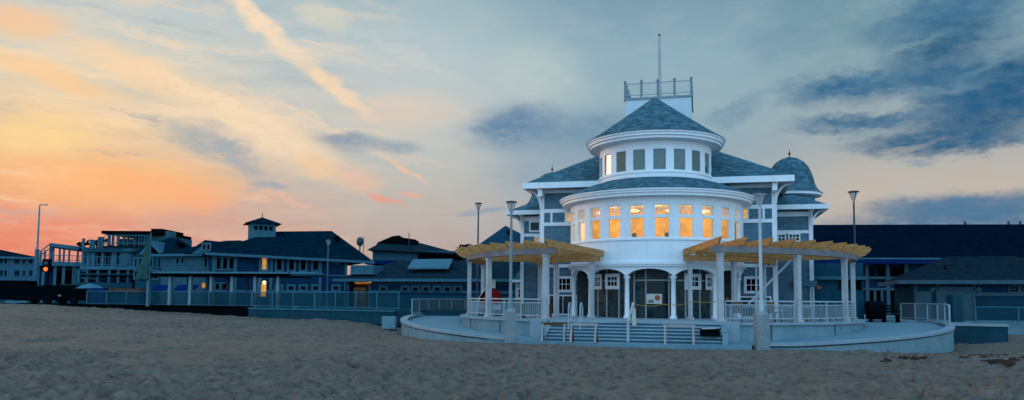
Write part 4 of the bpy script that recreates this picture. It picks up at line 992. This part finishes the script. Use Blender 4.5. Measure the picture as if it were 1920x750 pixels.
for k in range(60):
    c_ = Vector((random.gauss(0, .9), random.gauss(0, .4), random.gauss(0, .28))); n_ = Vector((random.gauss(0, 1), random.gauss(0, 1), random.gauss(0, 1))).normalized(); t1 = n_.orthogonal().normalized() * .28; t2 = n_.cross(t1)
    mb.add([c_ - t1, c_ - t2, c_ + t1, c_ + t2], [(0, 1, 2, 3)])
tag(mb.build('planter_shrub', M['blackroof'], loc=(p.x, p.y, f.hit(186, 456)[1])), 'dark leafy planter shrub on the restaurant roof deck', 'plant')

# --- small gabled annex with dormer (in front right of restaurant)
f, L = frame2(252, 74, 300, 74)
ze = f.hit(275, 474)[1]; za = f.hit(284, 452)[1]
g = thing('gabled_cottage', 'narrow teal cottage with a steep front gable between the restaurant and the dormer house', 'building', (f.o.x, f.o.y, 0), f.a)
MB().box(0, L, .0, 8, 0, ze).build('wall', M['tealside'], g)
c_ = f.hit(284, 460)[0]
MB().add([(-.4, -.3, ze), (L + 1.2, -.3, ze), (L + 1.2, 8, ze), (-.4, 8, ze), (c_, 3.5, za + .6), (c_ + 1, 3.5, za + .6)], [(0, 1, 5, 4), (1, 2, 5), (2, 3, 4, 5), (3, 0, 4), (3, 2, 1, 0)]).build('roof', M['farroof'], g)
MB().prism([(c_ - 1.0, ze - .2), (c_ + 1.5, ze - .2), (c_ + .3, za)], -.55, 2.5).build('gable', M['dimtrim'], g)
MB().prism([(c_ - .6, ze - .1), (c_ + 1.05, ze - .1), (c_ + .25, za - .45)], -.57, -.551).build('gable_shade_panel', M['blackglass'], g)  # dark panel standing in for shade on the gable face
for x0, x1 in ((253, 257), (261, 266), (281, 286), (297, 301)): fw(g, f, x0, 485, x1, 500, M['dimtrim'], M['blackglass'])
for x0, x1 in ((253, 262), (281, 297)): fw(g, f, x0, 508, x1, 522, M['dimtrim'], M['blackglass'], 2, 1)

# --- white house with dormer gable
f, L = frame2(300, 73, 402, 71)
ze = f.hit(350, 477)[1]; zr = f.hit(385, 451, 4)[1]
g = thing('dormer_house', 'pale sided house with a front dormer gable left of the navy house', 'building', (f.o.x, f.o.y, 0), f.a)
MB().box(0, L, 0, 9, 0, ze).build('wall', M['greyhouse'], g)
hip(-.6, L + 3.5, -.6, 9.6, ze, zr, 4.3, m=M['farroof'], name='roof', parent=g, fas=M['dimtrim'], fh=.2)
a = f.hit(346, 477, -.7); b = f.hit(402, 477, -.7); c_ = f.hit(385, 450, -.7)
MB().prism([(a[0], ze), (b[0] + .6, ze), (c_[0], c_[1])], -.75, 4.5).build('dormer', M['farroof'], g)
MB().prism([(a[0] + .9, ze), (b[0], ze), (c_[0], c_[1] - .35)], -.78, -.751).build('dormer_face', M['greyhouse'], g)
for x0, y0, x1, y1 in ((381, 458, 386, 468), (389, 458, 394, 468), (331, 484, 336, 494), (341, 484, 345, 494), (384, 484, 389, 500)): fw(g, f, x0, y0, x1, y1, M['dimtrim'], M['blackglass'], dy=-.8 if y0 < 470 else 0)
a = f.hit(332, 463, 3); MB().box(a[0] - .35, a[0] + .35, 3, 3.7, ze, f.hit(332, 455, 3)[1]).build('chimney', M['blackroof'], g)
# --- navy house with cupola
f, L = frame2(399, 66, 690, 72)
ze = f.hit(450, 477)[1]; xw = f.hit(650, 500)[0]
g = thing('cupola_house', 'two storey navy boathouse with a long hip roof and a square cupola', 'building', (f.o.x, f.o.y, 0), f.a)
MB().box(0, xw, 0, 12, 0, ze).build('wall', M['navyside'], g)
a = f.hit(512, 434, 6); b = f.hit(622, 433, 6); e1 = f.hit(702, 485, -.8)[0]
mb = MB(); ee = f.hit(398, 476, -.8)[0] - .6
rv = [(ee, -.8, ze), (e1, -.8, ze - .35), (e1, 12.8, ze - .35), (ee, 12.8, ze), (a[0] + .0, 6, a[1]), (b[0], 6, b[1])]
mb.add(rv, [(0, 1, 5, 4), (1, 2, 5), (2, 3, 4, 5), (3, 0, 4), (3, 2, 1, 0)]); rf = mb.build('roof', M['farroof'], g)
MB().beam((ee, -.8, ze - .06), (e1, -.8, ze - .41), .1, .24).build('gutter', M['dimtrim'], rf)
for x0, x1 in ((406, 414), (418, 426), (430, 438)): fw(g, f, x0, 484, x1, 504, M['dimtrim'], M['blackglass'])
for x0, x1 in ((519, 528), (542, 551), (564, 573), (587, 596)): fw(g, f, x0, 484, x1, 506, M['dimtrim'], M['blackglass'], fwid=.2)
fw(g, f, 491, 484, 500, 505, M['dimtrim'], M['litpane'], fwid=.2)
fw(g, f, 625, 485, 634, 491, M['dimtrim'], M['blackglass'], fwid=.22)
for x in (518, 541, 564, 587, 625): fw(g, f, x, 537, x + 9, 543, M['dimtrim'], M['blackglass'], fwid=.2)
for x0, x1 in ((404, 411), (416, 424), (430, 437)): fw(g, f, x0, 532, x1, 554, M['dimtrim'], M['blackglass'], fwid=.12)
MB().box(0, xw + .05, -.08, -.003, 0, f.hit(500, 547)[1]).build('lower_wall', M['tealside'], g)
mb = MB(); z = f.hit(500, 546)[1]; mb.box(0, xw + .06, -.12, -.083, z - .12, z + .1); z = f.hit(500, 515)[1]; mb.box(0, xw, -.06, -.003, z, z + .1)
for x in (399.5, 441, 487, 508, 600, 648): u = f.hit(x, 520)[0]; mb.box(u - .12, u + .12, -.13, -.004, 0, ze - .2)
mb.build('wall_trim', M['dimtrim'], g)
a = f.hit(489, 556, -.1); b = f.hit(499, 533, -.1); d_ = MB().box(a[0], b[0], -.16, -.09, a[1], b[1]).build('lit_door', M['litpane'], g)
MB().sphere(((a[0] + b[0]) / 2, -.45, b[1] + .15), .17, 12, 8).build('porch_lamp', M['bulb'], g)
MB().box(a[0] - .5, a[0] - .05, -.5, -.3, a[1], b[1] + .1).build('door_side', M['palewhite'], g)
cup = f.hit(470, 440, 4); cu1 = f.hit(517, 440, 4); zc0 = ze + 1.2; zc1 = f.hit(490, 419, 4)[1]
w_ = cu1[0] - cup[0]
cp = MB().box(cup[0], cu1[0], 4, 4 + w_, zc0, zc1).build('cupola', M['dimtrim'], g)
MB().add([(cup[0] - .5, 3.5, zc1), (cu1[0] + .5, 3.5, zc1), (cu1[0] + .5, 4.5 + w_, zc1), (cup[0] - .5, 4.5 + w_, zc1), ((cup[0] + cu1[0]) / 2, 4 + w_ / 2, f.hit(490, 407, 5)[1])], [(0, 1, 4), (1, 2, 4), (2, 3, 4), (3, 0, 4), (3, 2, 1, 0)]).build('cupola_roof', M['farroof'], cp)
for k in range(4):
    u = cup[0] + w_ * (.13 + .2 * k); MB().box(u, u + w_ * .13, 3.97, 3.999, f.hit(490, 431, 4)[1], f.hit(490, 424, 4)[1]).build('cupola_window', M['blackglass'], cp)
MB().tube(((cup[0] + cu1[0]) / 2, 4 + w_ / 2, f.hit(490, 408, 5)[1]), ((cup[0] + cu1[0]) / 2, 4 + w_ / 2, f.hit(490, 399, 5)[1]), .05, .03).build('finial', M['lamp_dark'], cp)
MB().sphere((f.hit(632, 447, 3)[0], 3, f.hit(632, 447, 3)[1]), .3).build('roof_vent', M['blackroof'], g)
# --- boardwalk shelter
f, L = frame2(276, 60, 545, 58)
g = thing('boardwalk_shelter', 'long thin roofed boardwalk shelter on slim posts before the navy house', 'shelter', (f.o.x, f.o.y, BW), f.a)
za = f.hit(400, 518)[1] - BW; zb_ = f.hit(400, 511)[1] - BW
MB().box(-.3, L, -.6, 3.6, za, za + .2).build('roof_edge', M['blackroof'], g)
MB().box(-.4, L, -.7, 3.7, za + .203, zb_ + .05).build('roof', M['palewhite'], g)
MB().lathe([(0, za + .15), (1.6, za + .1), (1.75, za + .25), (1.3, za + .42), (0, za + .5)], n=28).build('round_end', M['dimtrim'], g, loc=(L + .35, 1.4, -.05))
for k, x in enumerate((281, 321, 359, 398, 437, 480, 523)):
    u = f.hit(x, 540)[0]; MB().box(u - .11, u + .11, -.25, 0, 0, za).build('post', M['lamp_metal'], g)
    if k in (1, 2, 3, 4): MB().box(u - .6, u - .42, 3.0, 3.2, 0, za).build('rear_post', M['dimtrim'], g)
# far slatted railing along the boardwalk
def far_rail(px0, Y0, px1, Y1, zb, H_, label, m='farrail'):
    f, L = frame2(px0, Y0, px1, Y1)
    g = thing('boardwalk_railing', label, 'railing', (f.o.x, f.o.y, zb), f.a)
    MB().box(0, L, -.03, .03, H_ - .06, H_).box(0, L, -.03, .03, .1, .16).build('rail_bar', M['dimtrim'], g)
    MB().box(0, L, -.008, .008, .17, H_ - .07).build('screen', M[m], g)
    n = max(1, round(L / 2.0))
    for k in range(n + 1): MB().box(L * k / n - .04, L * k / n + .04, -.05, .05, 0, H_ - .06).build('rail_post', M['dimtrim'], g)
    return g
far_rail(163, 62.2, 276, 60.6, BW, 1.22, 'glass panelled railing in front of the beach restaurant')
far_rail(278, 60.4, 472, 57.6, BW, 1.22, 'glass panelled railing below the boardwalk shelter')
far_rail(474, 57.6, 590, 55.2, BW, 1.22, 'glass panelled railing left of the slim lamp post')
far_rail(592, 55.2, 748, 52.2, BW, 1.25, 'long glass panelled railing between the navy house and the plaza')
# low furniture behind rails, kept dark: tables, kiosk, umbrella
f, L = frame2(203, 66, 262, 66); z = f.hit(230, 548)[1]; z2_ = f.hit(230, 541)[1]
g = thing('beach_kiosk', 'low dark red counter behind the railing of the restaurant', 'counter', (f.o.x, f.o.y, BW), f.a)
MB().box(0, L, 0, 1.2, 0, z - BW).build('counter_body', M['tealside'], g); MB().box(-.2, L + .2, -.3, 1.4, z - BW + .003, z2_ - BW).build('counter_top', M['rust'], g)
p = at(168, 560, 66); zt_ = at(168, 531, 66).z
g = thing('patio_umbrella', 'open pale patio umbrella beside the restaurant terrace', 'umbrella', (p.x, p.y, BW))
MB().lathe([(1.15, zt_ - BW - .45), (.6, zt_ - BW - .15), (0, zt_ - BW), (0, zt_ - BW - .05), (1.13, zt_ - BW - .5)], n=12).build('canopy', M['umbrella'], g)
MB().tube((0, 0, 0), (0, 0, zt_ - BW - .05), .04).build('pole', M['black'], g)
f, L = frame2(170, 65, 194, 65); tag(MB().box(0, L, 0, 1.0, 0, at(180, 540, 65).z - BW).build('storage_bin', M['bluebin'], loc=(f.o.x, f.o.y, BW), bevel=.04), 'blue storage bin under the pale patio umbrella', 'bin')
p = at(278, 560, 59); zt_ = at(278, 442, 62).z
g = thing('closed_umbrella', 'tall folded green canvas umbrella beside the shelter end', 'umbrella', (p.x, p.y, BW))
MB().tube((0, 0, 0), (0, 0, zt_ - BW), .06).build('pole', M['dimtrim'], g)
a = at(255, 525, 59).x - p.x
MB().add([(0, -.05, zt_ - BW), (0, .05, zt_ - BW), (a, -.25, at(255, 525, 59).z - BW), (a * .45, .3, at(265, 527, 59).z - BW), (-.05, -.2, at(277, 524, 59).z - BW), (-.05, .2, at(277, 524, 59).z - BW), (a * .55, -.35, at(265, 524, 59).z - BW)], [(0, 2, 6), (0, 6, 4), (1, 5, 3), (1, 3, 2), (0, 1, 2), (0, 4, 5, 1), (2, 3, 5, 4, 6)]).build('folded_canvas', M['green'], g)
for k, (x0, x1) in enumerate(((290, 318), (333, 356), (362, 372))):
    f, L = frame2(x0, 68, x1, 68); z0 = at(x0, 543, 68).z; z1_ = at(x0, 534, 68).z
    g = thing('blue_awning', ('leftmost', 'middle', 'rightmost')[k] + ' of three blue awnings behind the shelter posts', 'awning', (f.o.x, f.o.y, BW), f.a)
    MB().prism([(-1, z0 - BW), (0, z1_ - BW), (0, z1_ - BW - .1), (-1, z0 - BW - .1)], 0, L, 'x').build('canvas', M['bluebin'], g)
    for x in (.05, L - .1): MB().box(x, x + .06, -1, -.94, 0, z0 - BW - .1).build('post', M['dimtrim'], g)
p = at(382, 537, 62); g = thing('wall_lantern', 'small glowing lantern on a post under the shelter', 'lantern', (p.x, p.y, BW))
MB().tube((0, 0, 0), (0, 0, p.z - BW), .04).build('post', M['dimtrim'], g); MB().sphere((0, -.02, p.z - BW + .08), .13, 10, 6, 1.8).build('bulb', M['litpane'], g)
# cars parked at far left
def car(px, Y, rz, z0, label, L=4.6, H_=1.6, van=False):
    p = at(px, 560, Y); g = thing('parked_car', label, 'car', (p.x, p.y, z0), rz, 'vehicles parked at the far left')
    h2 = L / 2
    body = [(-h2, .35), (-h2, .95), (-h2 * .62, 1.02), (-h2 * .42, H_), (h2 * (.88 if van else .38), H_), (h2 * (.97 if van else .62), 1.05), (h2, .9), (h2, .35)]
    b_ = MB().prism(body, -.88, .88).build('body', M['car'], g, bevel=.07)
    MB().prism([(-h2 * .56, 1.06), (-h2 * .40, H_ - .1), (h2 * .32, H_ - .1), (h2 * .5, 1.08)], -.90, -.885).build('side_window', M['blackglass'], g)
    for x in (-h2 * .62, h2 * .62):
        for y in (-.85, .85): MB().tube((x, y - .1, .34), (x, y + .1, .34), .34, n=18).build('wheel', M['black'], g)
    for y in (-.6, .6): MB().box(h2 - .02, h2 + .03, y - .15, y + .15, .7, .85).build('headlight', M['post'], g)
    return g
seat = .95 + .55
car(10, 68, R(8), BW, 'dark tall van parked at the very left edge', 5.0, 2.1, True)
car(78, 66.5, R(-10), BW, 'dark car parked under the traffic signal', 4.6, 1.6)
car(128, 67, R(168), BW, 'dark estate car parked between the signal and the pale umbrella', 4.6, 1.7, True)
f, L = frame2(10, 65, 50, 65); tag(MB().box(0, L, 0, .5, 0, .3).build('kerb_block', M['palewhite'], loc=(f.o.x, f.o.y, BW)), 'pale low kerb block before the dark van', 'kerb')
# --- low bathhouse
f, L = frame2(641, 64, 930, 60)
ze = f.hit(780, 524)[1]; zr = f.hit(780, 489, 4)[1]
g = thing('low_bathhouse', 'long low bathhouse with a slate hip roof and a row of small square windows', 'building', (f.o.x, f.o.y, 0), f.a)
xw = f.hit(648, 540)[0]; dr0 = f.hit(653, 540)[0]; dr1 = f.hit(694, 540)[0]
MB().box(xw, dr0, 0, 8, 0, ze).box(dr1, L + 3, 0, 8, 0, ze).build('wall', M['navyside'], g)
MB().box(dr0, dr1, 1.2, 1.3, 0, ze).build('doorway_back', M['rust'], g)
hip(-.3, L + 3.6, -.9, 8.8, ze, zr, 3.6, m=M['greyroof'], name='roof', parent=g, fas=M['dimtrim'], fh=.2)
for x in (715, 756, 775, 795, 816, 835, 855): fw(g, f, x - .5, 539, x + 8.5, 545, M['dimtrim'], M['blackglass'], fwid=.18)
mb = MB(); z = f.hit(760, 549)[1]; mb.box(dr1, L + 3, -.07, -.003, z, z + .2); z = f.hit(760, 533)[1]; mb.box(dr1, L + 3, -.05, -.003, z, z + .1)
for x in (653, 694, 896): u = f.hit(x, 540)[0]; mb.box(u - .1, u + .1, -.09, -.004, 0, ze - .1)
mb.build('wall_trim', M['dimtrim'], g)
MB().box(dr1 + .12, L + 3, -.06, -.004, 0, z - .9).build('lower_wall', M['tealside'], g)
u = f.hit(697, 529)[0]; MB().sphere((u, -.3, f.hit(697, 529)[1]), .1, 10, 6).build('wall_lamp', M['litpane'], g)
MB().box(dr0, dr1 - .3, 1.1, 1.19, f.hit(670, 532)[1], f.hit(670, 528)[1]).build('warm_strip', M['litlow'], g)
a = f.hit(657, 515, -.3); b = f.hit(701, 497, -.3)
MB().box(a[0], b[0], -.3, 1.5, a[1], b[1]).build('roof_box', M['dimtrim'], g); 
for x0, x1 in ((660, 678), (681, 698)): fw(g, f, x0, 500, x1, 512, M['palewhite'], M['dimtrim'], dy=-.33, fwid=.08)
a = f.hit(766, 503, .6); b = f.hit(843, 503, .6); t_ = f.hit(775, 488, 2.6); t2 = f.hit(849, 488, 2.6)
MB().add([(a[0], .4, a[1] + .05), (b[0], .4, a[1] + .05), (t2[0], 2.6, t_[1] + .1), (t_[0], 2.6, t_[1] + .1), (a[0], .4, a[1] - .08), (b[0], .4, a[1] - .08), (t2[0], 2.6, t_[1] - .04), (t_[0], 2.6, t_[1] - .04)], [(0, 1, 2, 3), (7, 6, 5, 4), (0, 4, 5, 1), (1, 5, 6, 2), (2, 6, 7, 3), (3, 7, 4, 0)]).build('roof_panel', M['palewhite'], g)
MB().tube((f.hit(743, 508, 2)[0], 2, f.hit(743, 512, 2)[1]), (f.hit(743, 508, 2)[0], 2, f.hit(743, 504, 2)[1]), .12).build('vent_pipe', M['black'], g)
f2, L2 = frame2(663, 56, 684, 56); g = thing('plywood_cabinet', 'brown plywood cabinet behind the glass railing by the bathhouse door', 'cabinet', (f2.o.x, f2.o.y, BW), f2.a)
MB().box(0, L2, 0, .6, .1, at(670, 539, 56).z - BW).build('cabinet_body', M['plywood'], g); MB().box(L2 / 2 - .01, L2 / 2 + .01, -.02, 0, .15, at(670, 541, 56).z - BW).build('door_gap', M['black'], g)
# --- dark-roofed building behind it
f, L = frame2(690, 84, 868, 84)
ze = f.hit(780, 470)[1]; zr = f.hit(745, 443, 5)[1]
g = thing('dark_roofed_building', 'dark hip roofed building with a pale upper wall behind the bathhouse', 'building', (f.o.x, f.o.y, 0), f.a)
MB().box(.4, L, 0, 10, 0, ze).build('wall', M['greyhouse'], g)
a = f.hit(688, 468, -.8); b = f.hit(868, 476, -.8); c0 = f.hit(720, 452, 5); c1 = f.hit(790, 456, 5)
MB().add([(a[0], -.8, ze), (b[0], -.8, ze - .4), (b[0], 11, ze - .4), (a[0], 11, ze), (c0[0], 5, c0[1]), (c1[0], 5, c1[1])], [(0, 1, 5, 4), (1, 2, 5), (2, 3, 4, 5), (3, 0, 4), (3, 2, 1, 0)]).build('roof', M['greyroof'], g)
a = f.hit(702, 455, 4); c0 = f.hit(745, 442, 4); c2 = f.hit(780, 448, 4); c1 = f.hit(790, 458, 4); c3 = f.hit(755, 446, 4)
MB().prism([(a[0], a[1] - .8), (a[0] + .5, a[1]), (c0[0] - .5, c0[1] - .1), (c0[0] + .3, c0[1]), (c3[0], c3[1]), (c2[0], c2[1] - .1), (c1[0], c1[1] - .9)], 3.4, 6.5).build('roof_monitor', M['blackroof'], g)
MB().box(f.hit(783, 480)[0], L, -.1, -.004, f.hit(780, 488)[1], f.hit(780, 473)[1]).build('dark_band', M['blackglass'], g)
MB().box(0, L - 1, -2.5, -.2, f.hit(700, 497)[1], f.hit(700, 490)[1]).build('blue_awning', M['navy'], g)
for x, y0, y1 in ((767, 437, 452), (682, 443, 466)): u = f.hit(x, y0, 3)[0]; MB().tube((u, 3, f.hit(x, y1, 3)[1] - .5), (u, 3, f.hit(x, y0, 3)[1]), .05 if x > 700 else .04).build('aerial', M['lamp_dark'], g)
a = f.hit(675, 453, 2); MB().sphere((a[0], 2, a[1]), .42, 12, 8, 1.3).tube((a[0], 2, a[1] - 1.6), (a[0], 2, a[1]), .08).build('satellite_dish', M['lamp_dark'], g)
p = at(878, 470, 82); mb = MB()
for k in range(160):
    c_ = Vector((random.gauss(0, .5), random.gauss(0, .4), random.gauss(0, .24))); n_ = Vector((random.gauss(0, 1), random.gauss(0, 1), random.gauss(0, 1))).normalized(); t1 = n_.orthogonal().normalized() * .2; t2 = n_.cross(t1)
    mb.add([c_ - t1, c_ - t2, c_ + t1, c_ + t2], [(0, 1, 2, 3)])
g = thing('small_tree', 'small dark tree top between the dark roofs left of the lamp post', 'tree', (p.x, p.y, 1))
mb.build('crown', M['farroof'], g, loc=(0, 0, at(878, 466, 82).z - 1)); MB().tube((0, 0, 0), (0, 0, at(878, 470, 82).z - 1), .2, .08).build('trunk', M['blackroof'], g)
# --- blue gable roof between lamps
f, L = frame2(872, 70, 1012, 70.6)
ze = f.hit(885, 470)[1]; c_ = f.hit(956, 421, 0)
g = thing('blue_gabled_hall', 'hall with a broad blue front gable roof behind the left pergola', 'building', (f.o.x, f.o.y, 0), f.a)
MB().box(.5, L - .3, 0, 14, 0, ze - .1).build('wall', M['tealside'], g)
a = f.hit(876, 474)[0]; b = f.hit(1030, 470)[0]
MB().add([(a, -.5, ze - .2), (b, -.5, ze + .3), (b, 14, ze + .3), (a, 14, ze - .2), (c_[0], 5.5, c_[1] + .42), (c_[0] + .6, 9, c_[1] + .42)], [(0, 1, 4), (1, 2, 5, 4), (2, 3, 5), (3, 0, 4, 5), (3, 2, 1, 0)]).build('roof', M['bluegable'], g)
MB().box(.5, L - .3, -1.5, -.05, f.hit(930, 500)[1], f.hit(930, 490)[1]).build('blue_awning', M['navy'], g)
for x in (893, 915, 990): u = f.hit(x, 520, -1.4)[0]; MB().box(u - .12, u + .12, -1.5, -1.26, 0, f.hit(930, 500)[1]).build('post', M['dimtrim'], g)
MB().sphere((f.hit(954, 434, 3)[0], 2.0, f.hit(954, 436, 2)[1]), .3).build('roof_vent', M['black'], g)
# --- long dark hall on the right
f, L = frame2(1532, 73, 2080, 70)
ze = f.hit(1700, 487)[1]; zr = f.hit(1700, 421, 7)[1]
g = thing('long_hall', 'long hall with a huge near black roof and blue fascia on the right', 'building', (f.o.x, f.o.y, 0), f.a)
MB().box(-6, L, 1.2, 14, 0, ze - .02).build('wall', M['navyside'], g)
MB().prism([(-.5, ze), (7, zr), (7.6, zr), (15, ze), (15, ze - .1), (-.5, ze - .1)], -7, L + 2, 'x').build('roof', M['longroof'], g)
MB().box(-7, L + 2, -.7, -.51, ze - .4, ze + .02).build('blue_fascia', M['navy'], g)
MB().box(-7, L + 2, -.78, -.703, ze + .0, ze + .14).build('gutter', M['dimtrim'], g)
for x in (1626, 1665, 1700, 1740): u = f.hit(x, 540, .8)[0]; MB().box(u - .16, u + .16, .7, 1.0, 0, ze - .4).build('column', M['bathtrim'], g)
mb = MB()
for py in (521, 542): z = f.hit(1650, py, .9)[1]; mb.box(f.hit(1610, 540, .9)[0], f.hit(1700, 540, .9)[0], .72, .98, z - .12, z + .12)
for x in (1640, 1653): u = f.hit(x, 560, .9)[0]; mb.box(u - .1, u + .1, .74, .96, 0, f.hit(1650, 542, .9)[1])
mb.build('entrance_frame', M['bathtrim'], g)
for x0, x1, y0, y1 in ((1628, 1639, 500, 518), (1643, 1662, 500, 518), (1669, 1695, 500, 524), (1628, 1638, 546, 586), (1642, 1651, 546, 586), (1669, 1690, 546, 586), (1560, 1590, 498, 520)):
    fw(g, f, x0, y0, x1, y1, M['navyside'], M['blackglass'], dy=1.2, fwid=.06)
for x in (1811, 1893, 1915): u = f.hit(x, 420, 7)[0]; MB().tube((u, 7.2, zr - .2), (u, 7.2, zr + .35), .12).build('roof_vent', M['lamp_dark'], g)
# --- right bathhouse
f, L = frame2(1712, 52, 2010, 49)
ze = f.hit(1800, 527)[1]; zr = f.hit(1800, 481, 4)[1]
g = thing('beach_bathhouse', 'low hip roofed bathhouse with a pale roller door at the right edge', 'building', (f.o.x, f.o.y, 0), f.a)
MB().box(0, L, 0, 8, .5, ze).build('wall', M['bathwall'], g)
e0 = f.hit(1686, 527, -.8)[0]; ra = f.hit(1772, 481, 4)[0]
MB().add([(e0, -.8, ze), (L + 1, -.8, ze), (L + 1, 8.8, ze), (e0, 8.8, ze), (ra, 4, zr), (L - 2, 4, zr)], [(0, 1, 5, 4), (1, 2, 5), (2, 3, 4, 5), (3, 0, 4), (3, 2, 1, 0)]).build('roof', M['bathroof'], g)
MB().box(e0, L + 1, -.9, -.803, ze - .22, ze + .05).box(e0 - .1, e0 - .003, -.9, 8.8, ze - .22, ze + .05).build('gutter', M['bathtrim'], g)
a = f.hit(1761, 597); b = f.hit(1823, 543); MB().box(a[0], b[0], -.05, -.003, .9, b[1]).build('roller_door', M['bathtrim'], g)
mb = MB(); mb.box(a[0] - .2, b[0] + .2, -.1, -.052, b[1], b[1] + .18)
for x in (1758, 1826): u = f.hit(x, 560)[0]; mb.box(u - .08, u + .08, -.1, -.004, .9, ze - .2)
for x in (1717,): u = f.hit(x, 560)[0]; mb.box(u - .08, u + .08, -.1, -.004, .9, ze - .2)
z = f.hit(1870, 552)[1]; mb.box(b[0] + .2, L, -.08, -.004, z - .1, z + .12)
mb.build('wall_trim', M['bathtrim'], g)
MB().box(f.hit(1833, 540)[0], f.hit(1886, 540)[0], -.04, -.004, f.hit(1850, 549)[1], f.hit(1850, 537)[1]).build('navy_panel', M['navyside'], g)
for x0, x1 in ((1894, 1908), (1915, 1928)): fw(g, f, x0, 538, x1, 547, M['bathtrim'], M['blackglass'], 3, 2, fwid=.1)
for x in (1748, 1835): c_ = f.hit(x, 543); MB().tube((c_[0], -.12, c_[1]), (c_[0], -.045, c_[1]), .17, n=18).build('round_wall_light', M['bathtrim'], g)
MB().tube((f.hit(1772, 503, 1.5)[0], 1.5, f.hit(1772, 508, 1.5)[1]), (f.hit(1772, 503, 1.5)[0], 1.5, f.hit(1772, 498, 1.5)[1]), .09).build('vent_pipe', M['black'], g)
# side shutters under the left slope
MB().box(.15, f.hit(1755, 560)[0] - .3, -.05, -.004, .95, ze - .7).build('side_panel', M['bathtrim'], g)
f, L = frame2(1786, 47.5, 1806, 47.5); tag(MB().box(0, L, 0, .7, 0, at(1795, 553, 47.5).z - .93).build('utility_cabinet', M['concretefar'], loc=(f.o.x, f.o.y, .93), bevel=.02), 'plain upright utility cabinet in front of the pale roller door', 'cabinet')
far_rail(1828, 47.0, 1990, 46.0, .93, 1.0, 'pale railing before the wall at the far right edge')
f, L = frame2(1783, 44.2, 1888, 43.2)
g = thing('seat_wall', 'low straight concrete seat wall on the sand right of the plaza', 'wall', (f.o.x, f.o.y, -.2), f.a)
MB().box(0, L, 0, .55, 0, 1.0).build('wall_face', M['concretefar'], g); MB().box(-.05, L + .05, -.06, .6, 1.003, 1.14).build('coping', M['coping'], g)
# retaining edge under the promenade on the right
f, L = frame2(1700, 46.2, 2100, 44.6)
# seaweed streaks on the right of the sand
mb = MB()
for px, py, n_, sp in ((1712, 671, 26, 14), (1805, 671, 18, 10), (1835, 665, 26, 14), (1883, 664, 22, 12), (1862, 679, 22, 16), (1893, 683, 20, 3), (1910, 674, 14, 8), (1662, 677, 8, 4)):
    for k in range(n_):
        x = px + random.gauss(0, sp); y = py + random.gauss(0, 1.3); r = ray(x, y)
        t_ = (.16 - EYE) / r.z; X, Y = r.x * t_, r.y * t_; ang = random.gauss(0, .5); l_ = random.uniform(.05, .18)
        z = float(sand_height(np.array(X), np.array(Y))) + random.uniform(.04, .11)
        d = Vector((cos(ang), sin(ang), random.gauss(0, .15))) * l_; mb.beam(Vector((X, Y, z)) - d, Vector((X, Y, z)) + d, .05, .035)
struct(mb.build('seaweed_debris', M['weed']), 'stuff')

# ------------------------------------------------------------------ render settings
sc.render.engine = 'CYCLES'
sc.cycles.use_denoising = True
sc.cycles.max_bounces = 6; sc.cycles.transparent_max_bounces = 12; sc.cycles.sample_clamp_indirect = 4
sc.view_settings.view_transform = 'Standard'; sc.view_settings.look = 'None'; sc.view_settings.exposure = 0; sc.view_settings.gamma = 1
sc.view_settings.use_curve_mapping = False
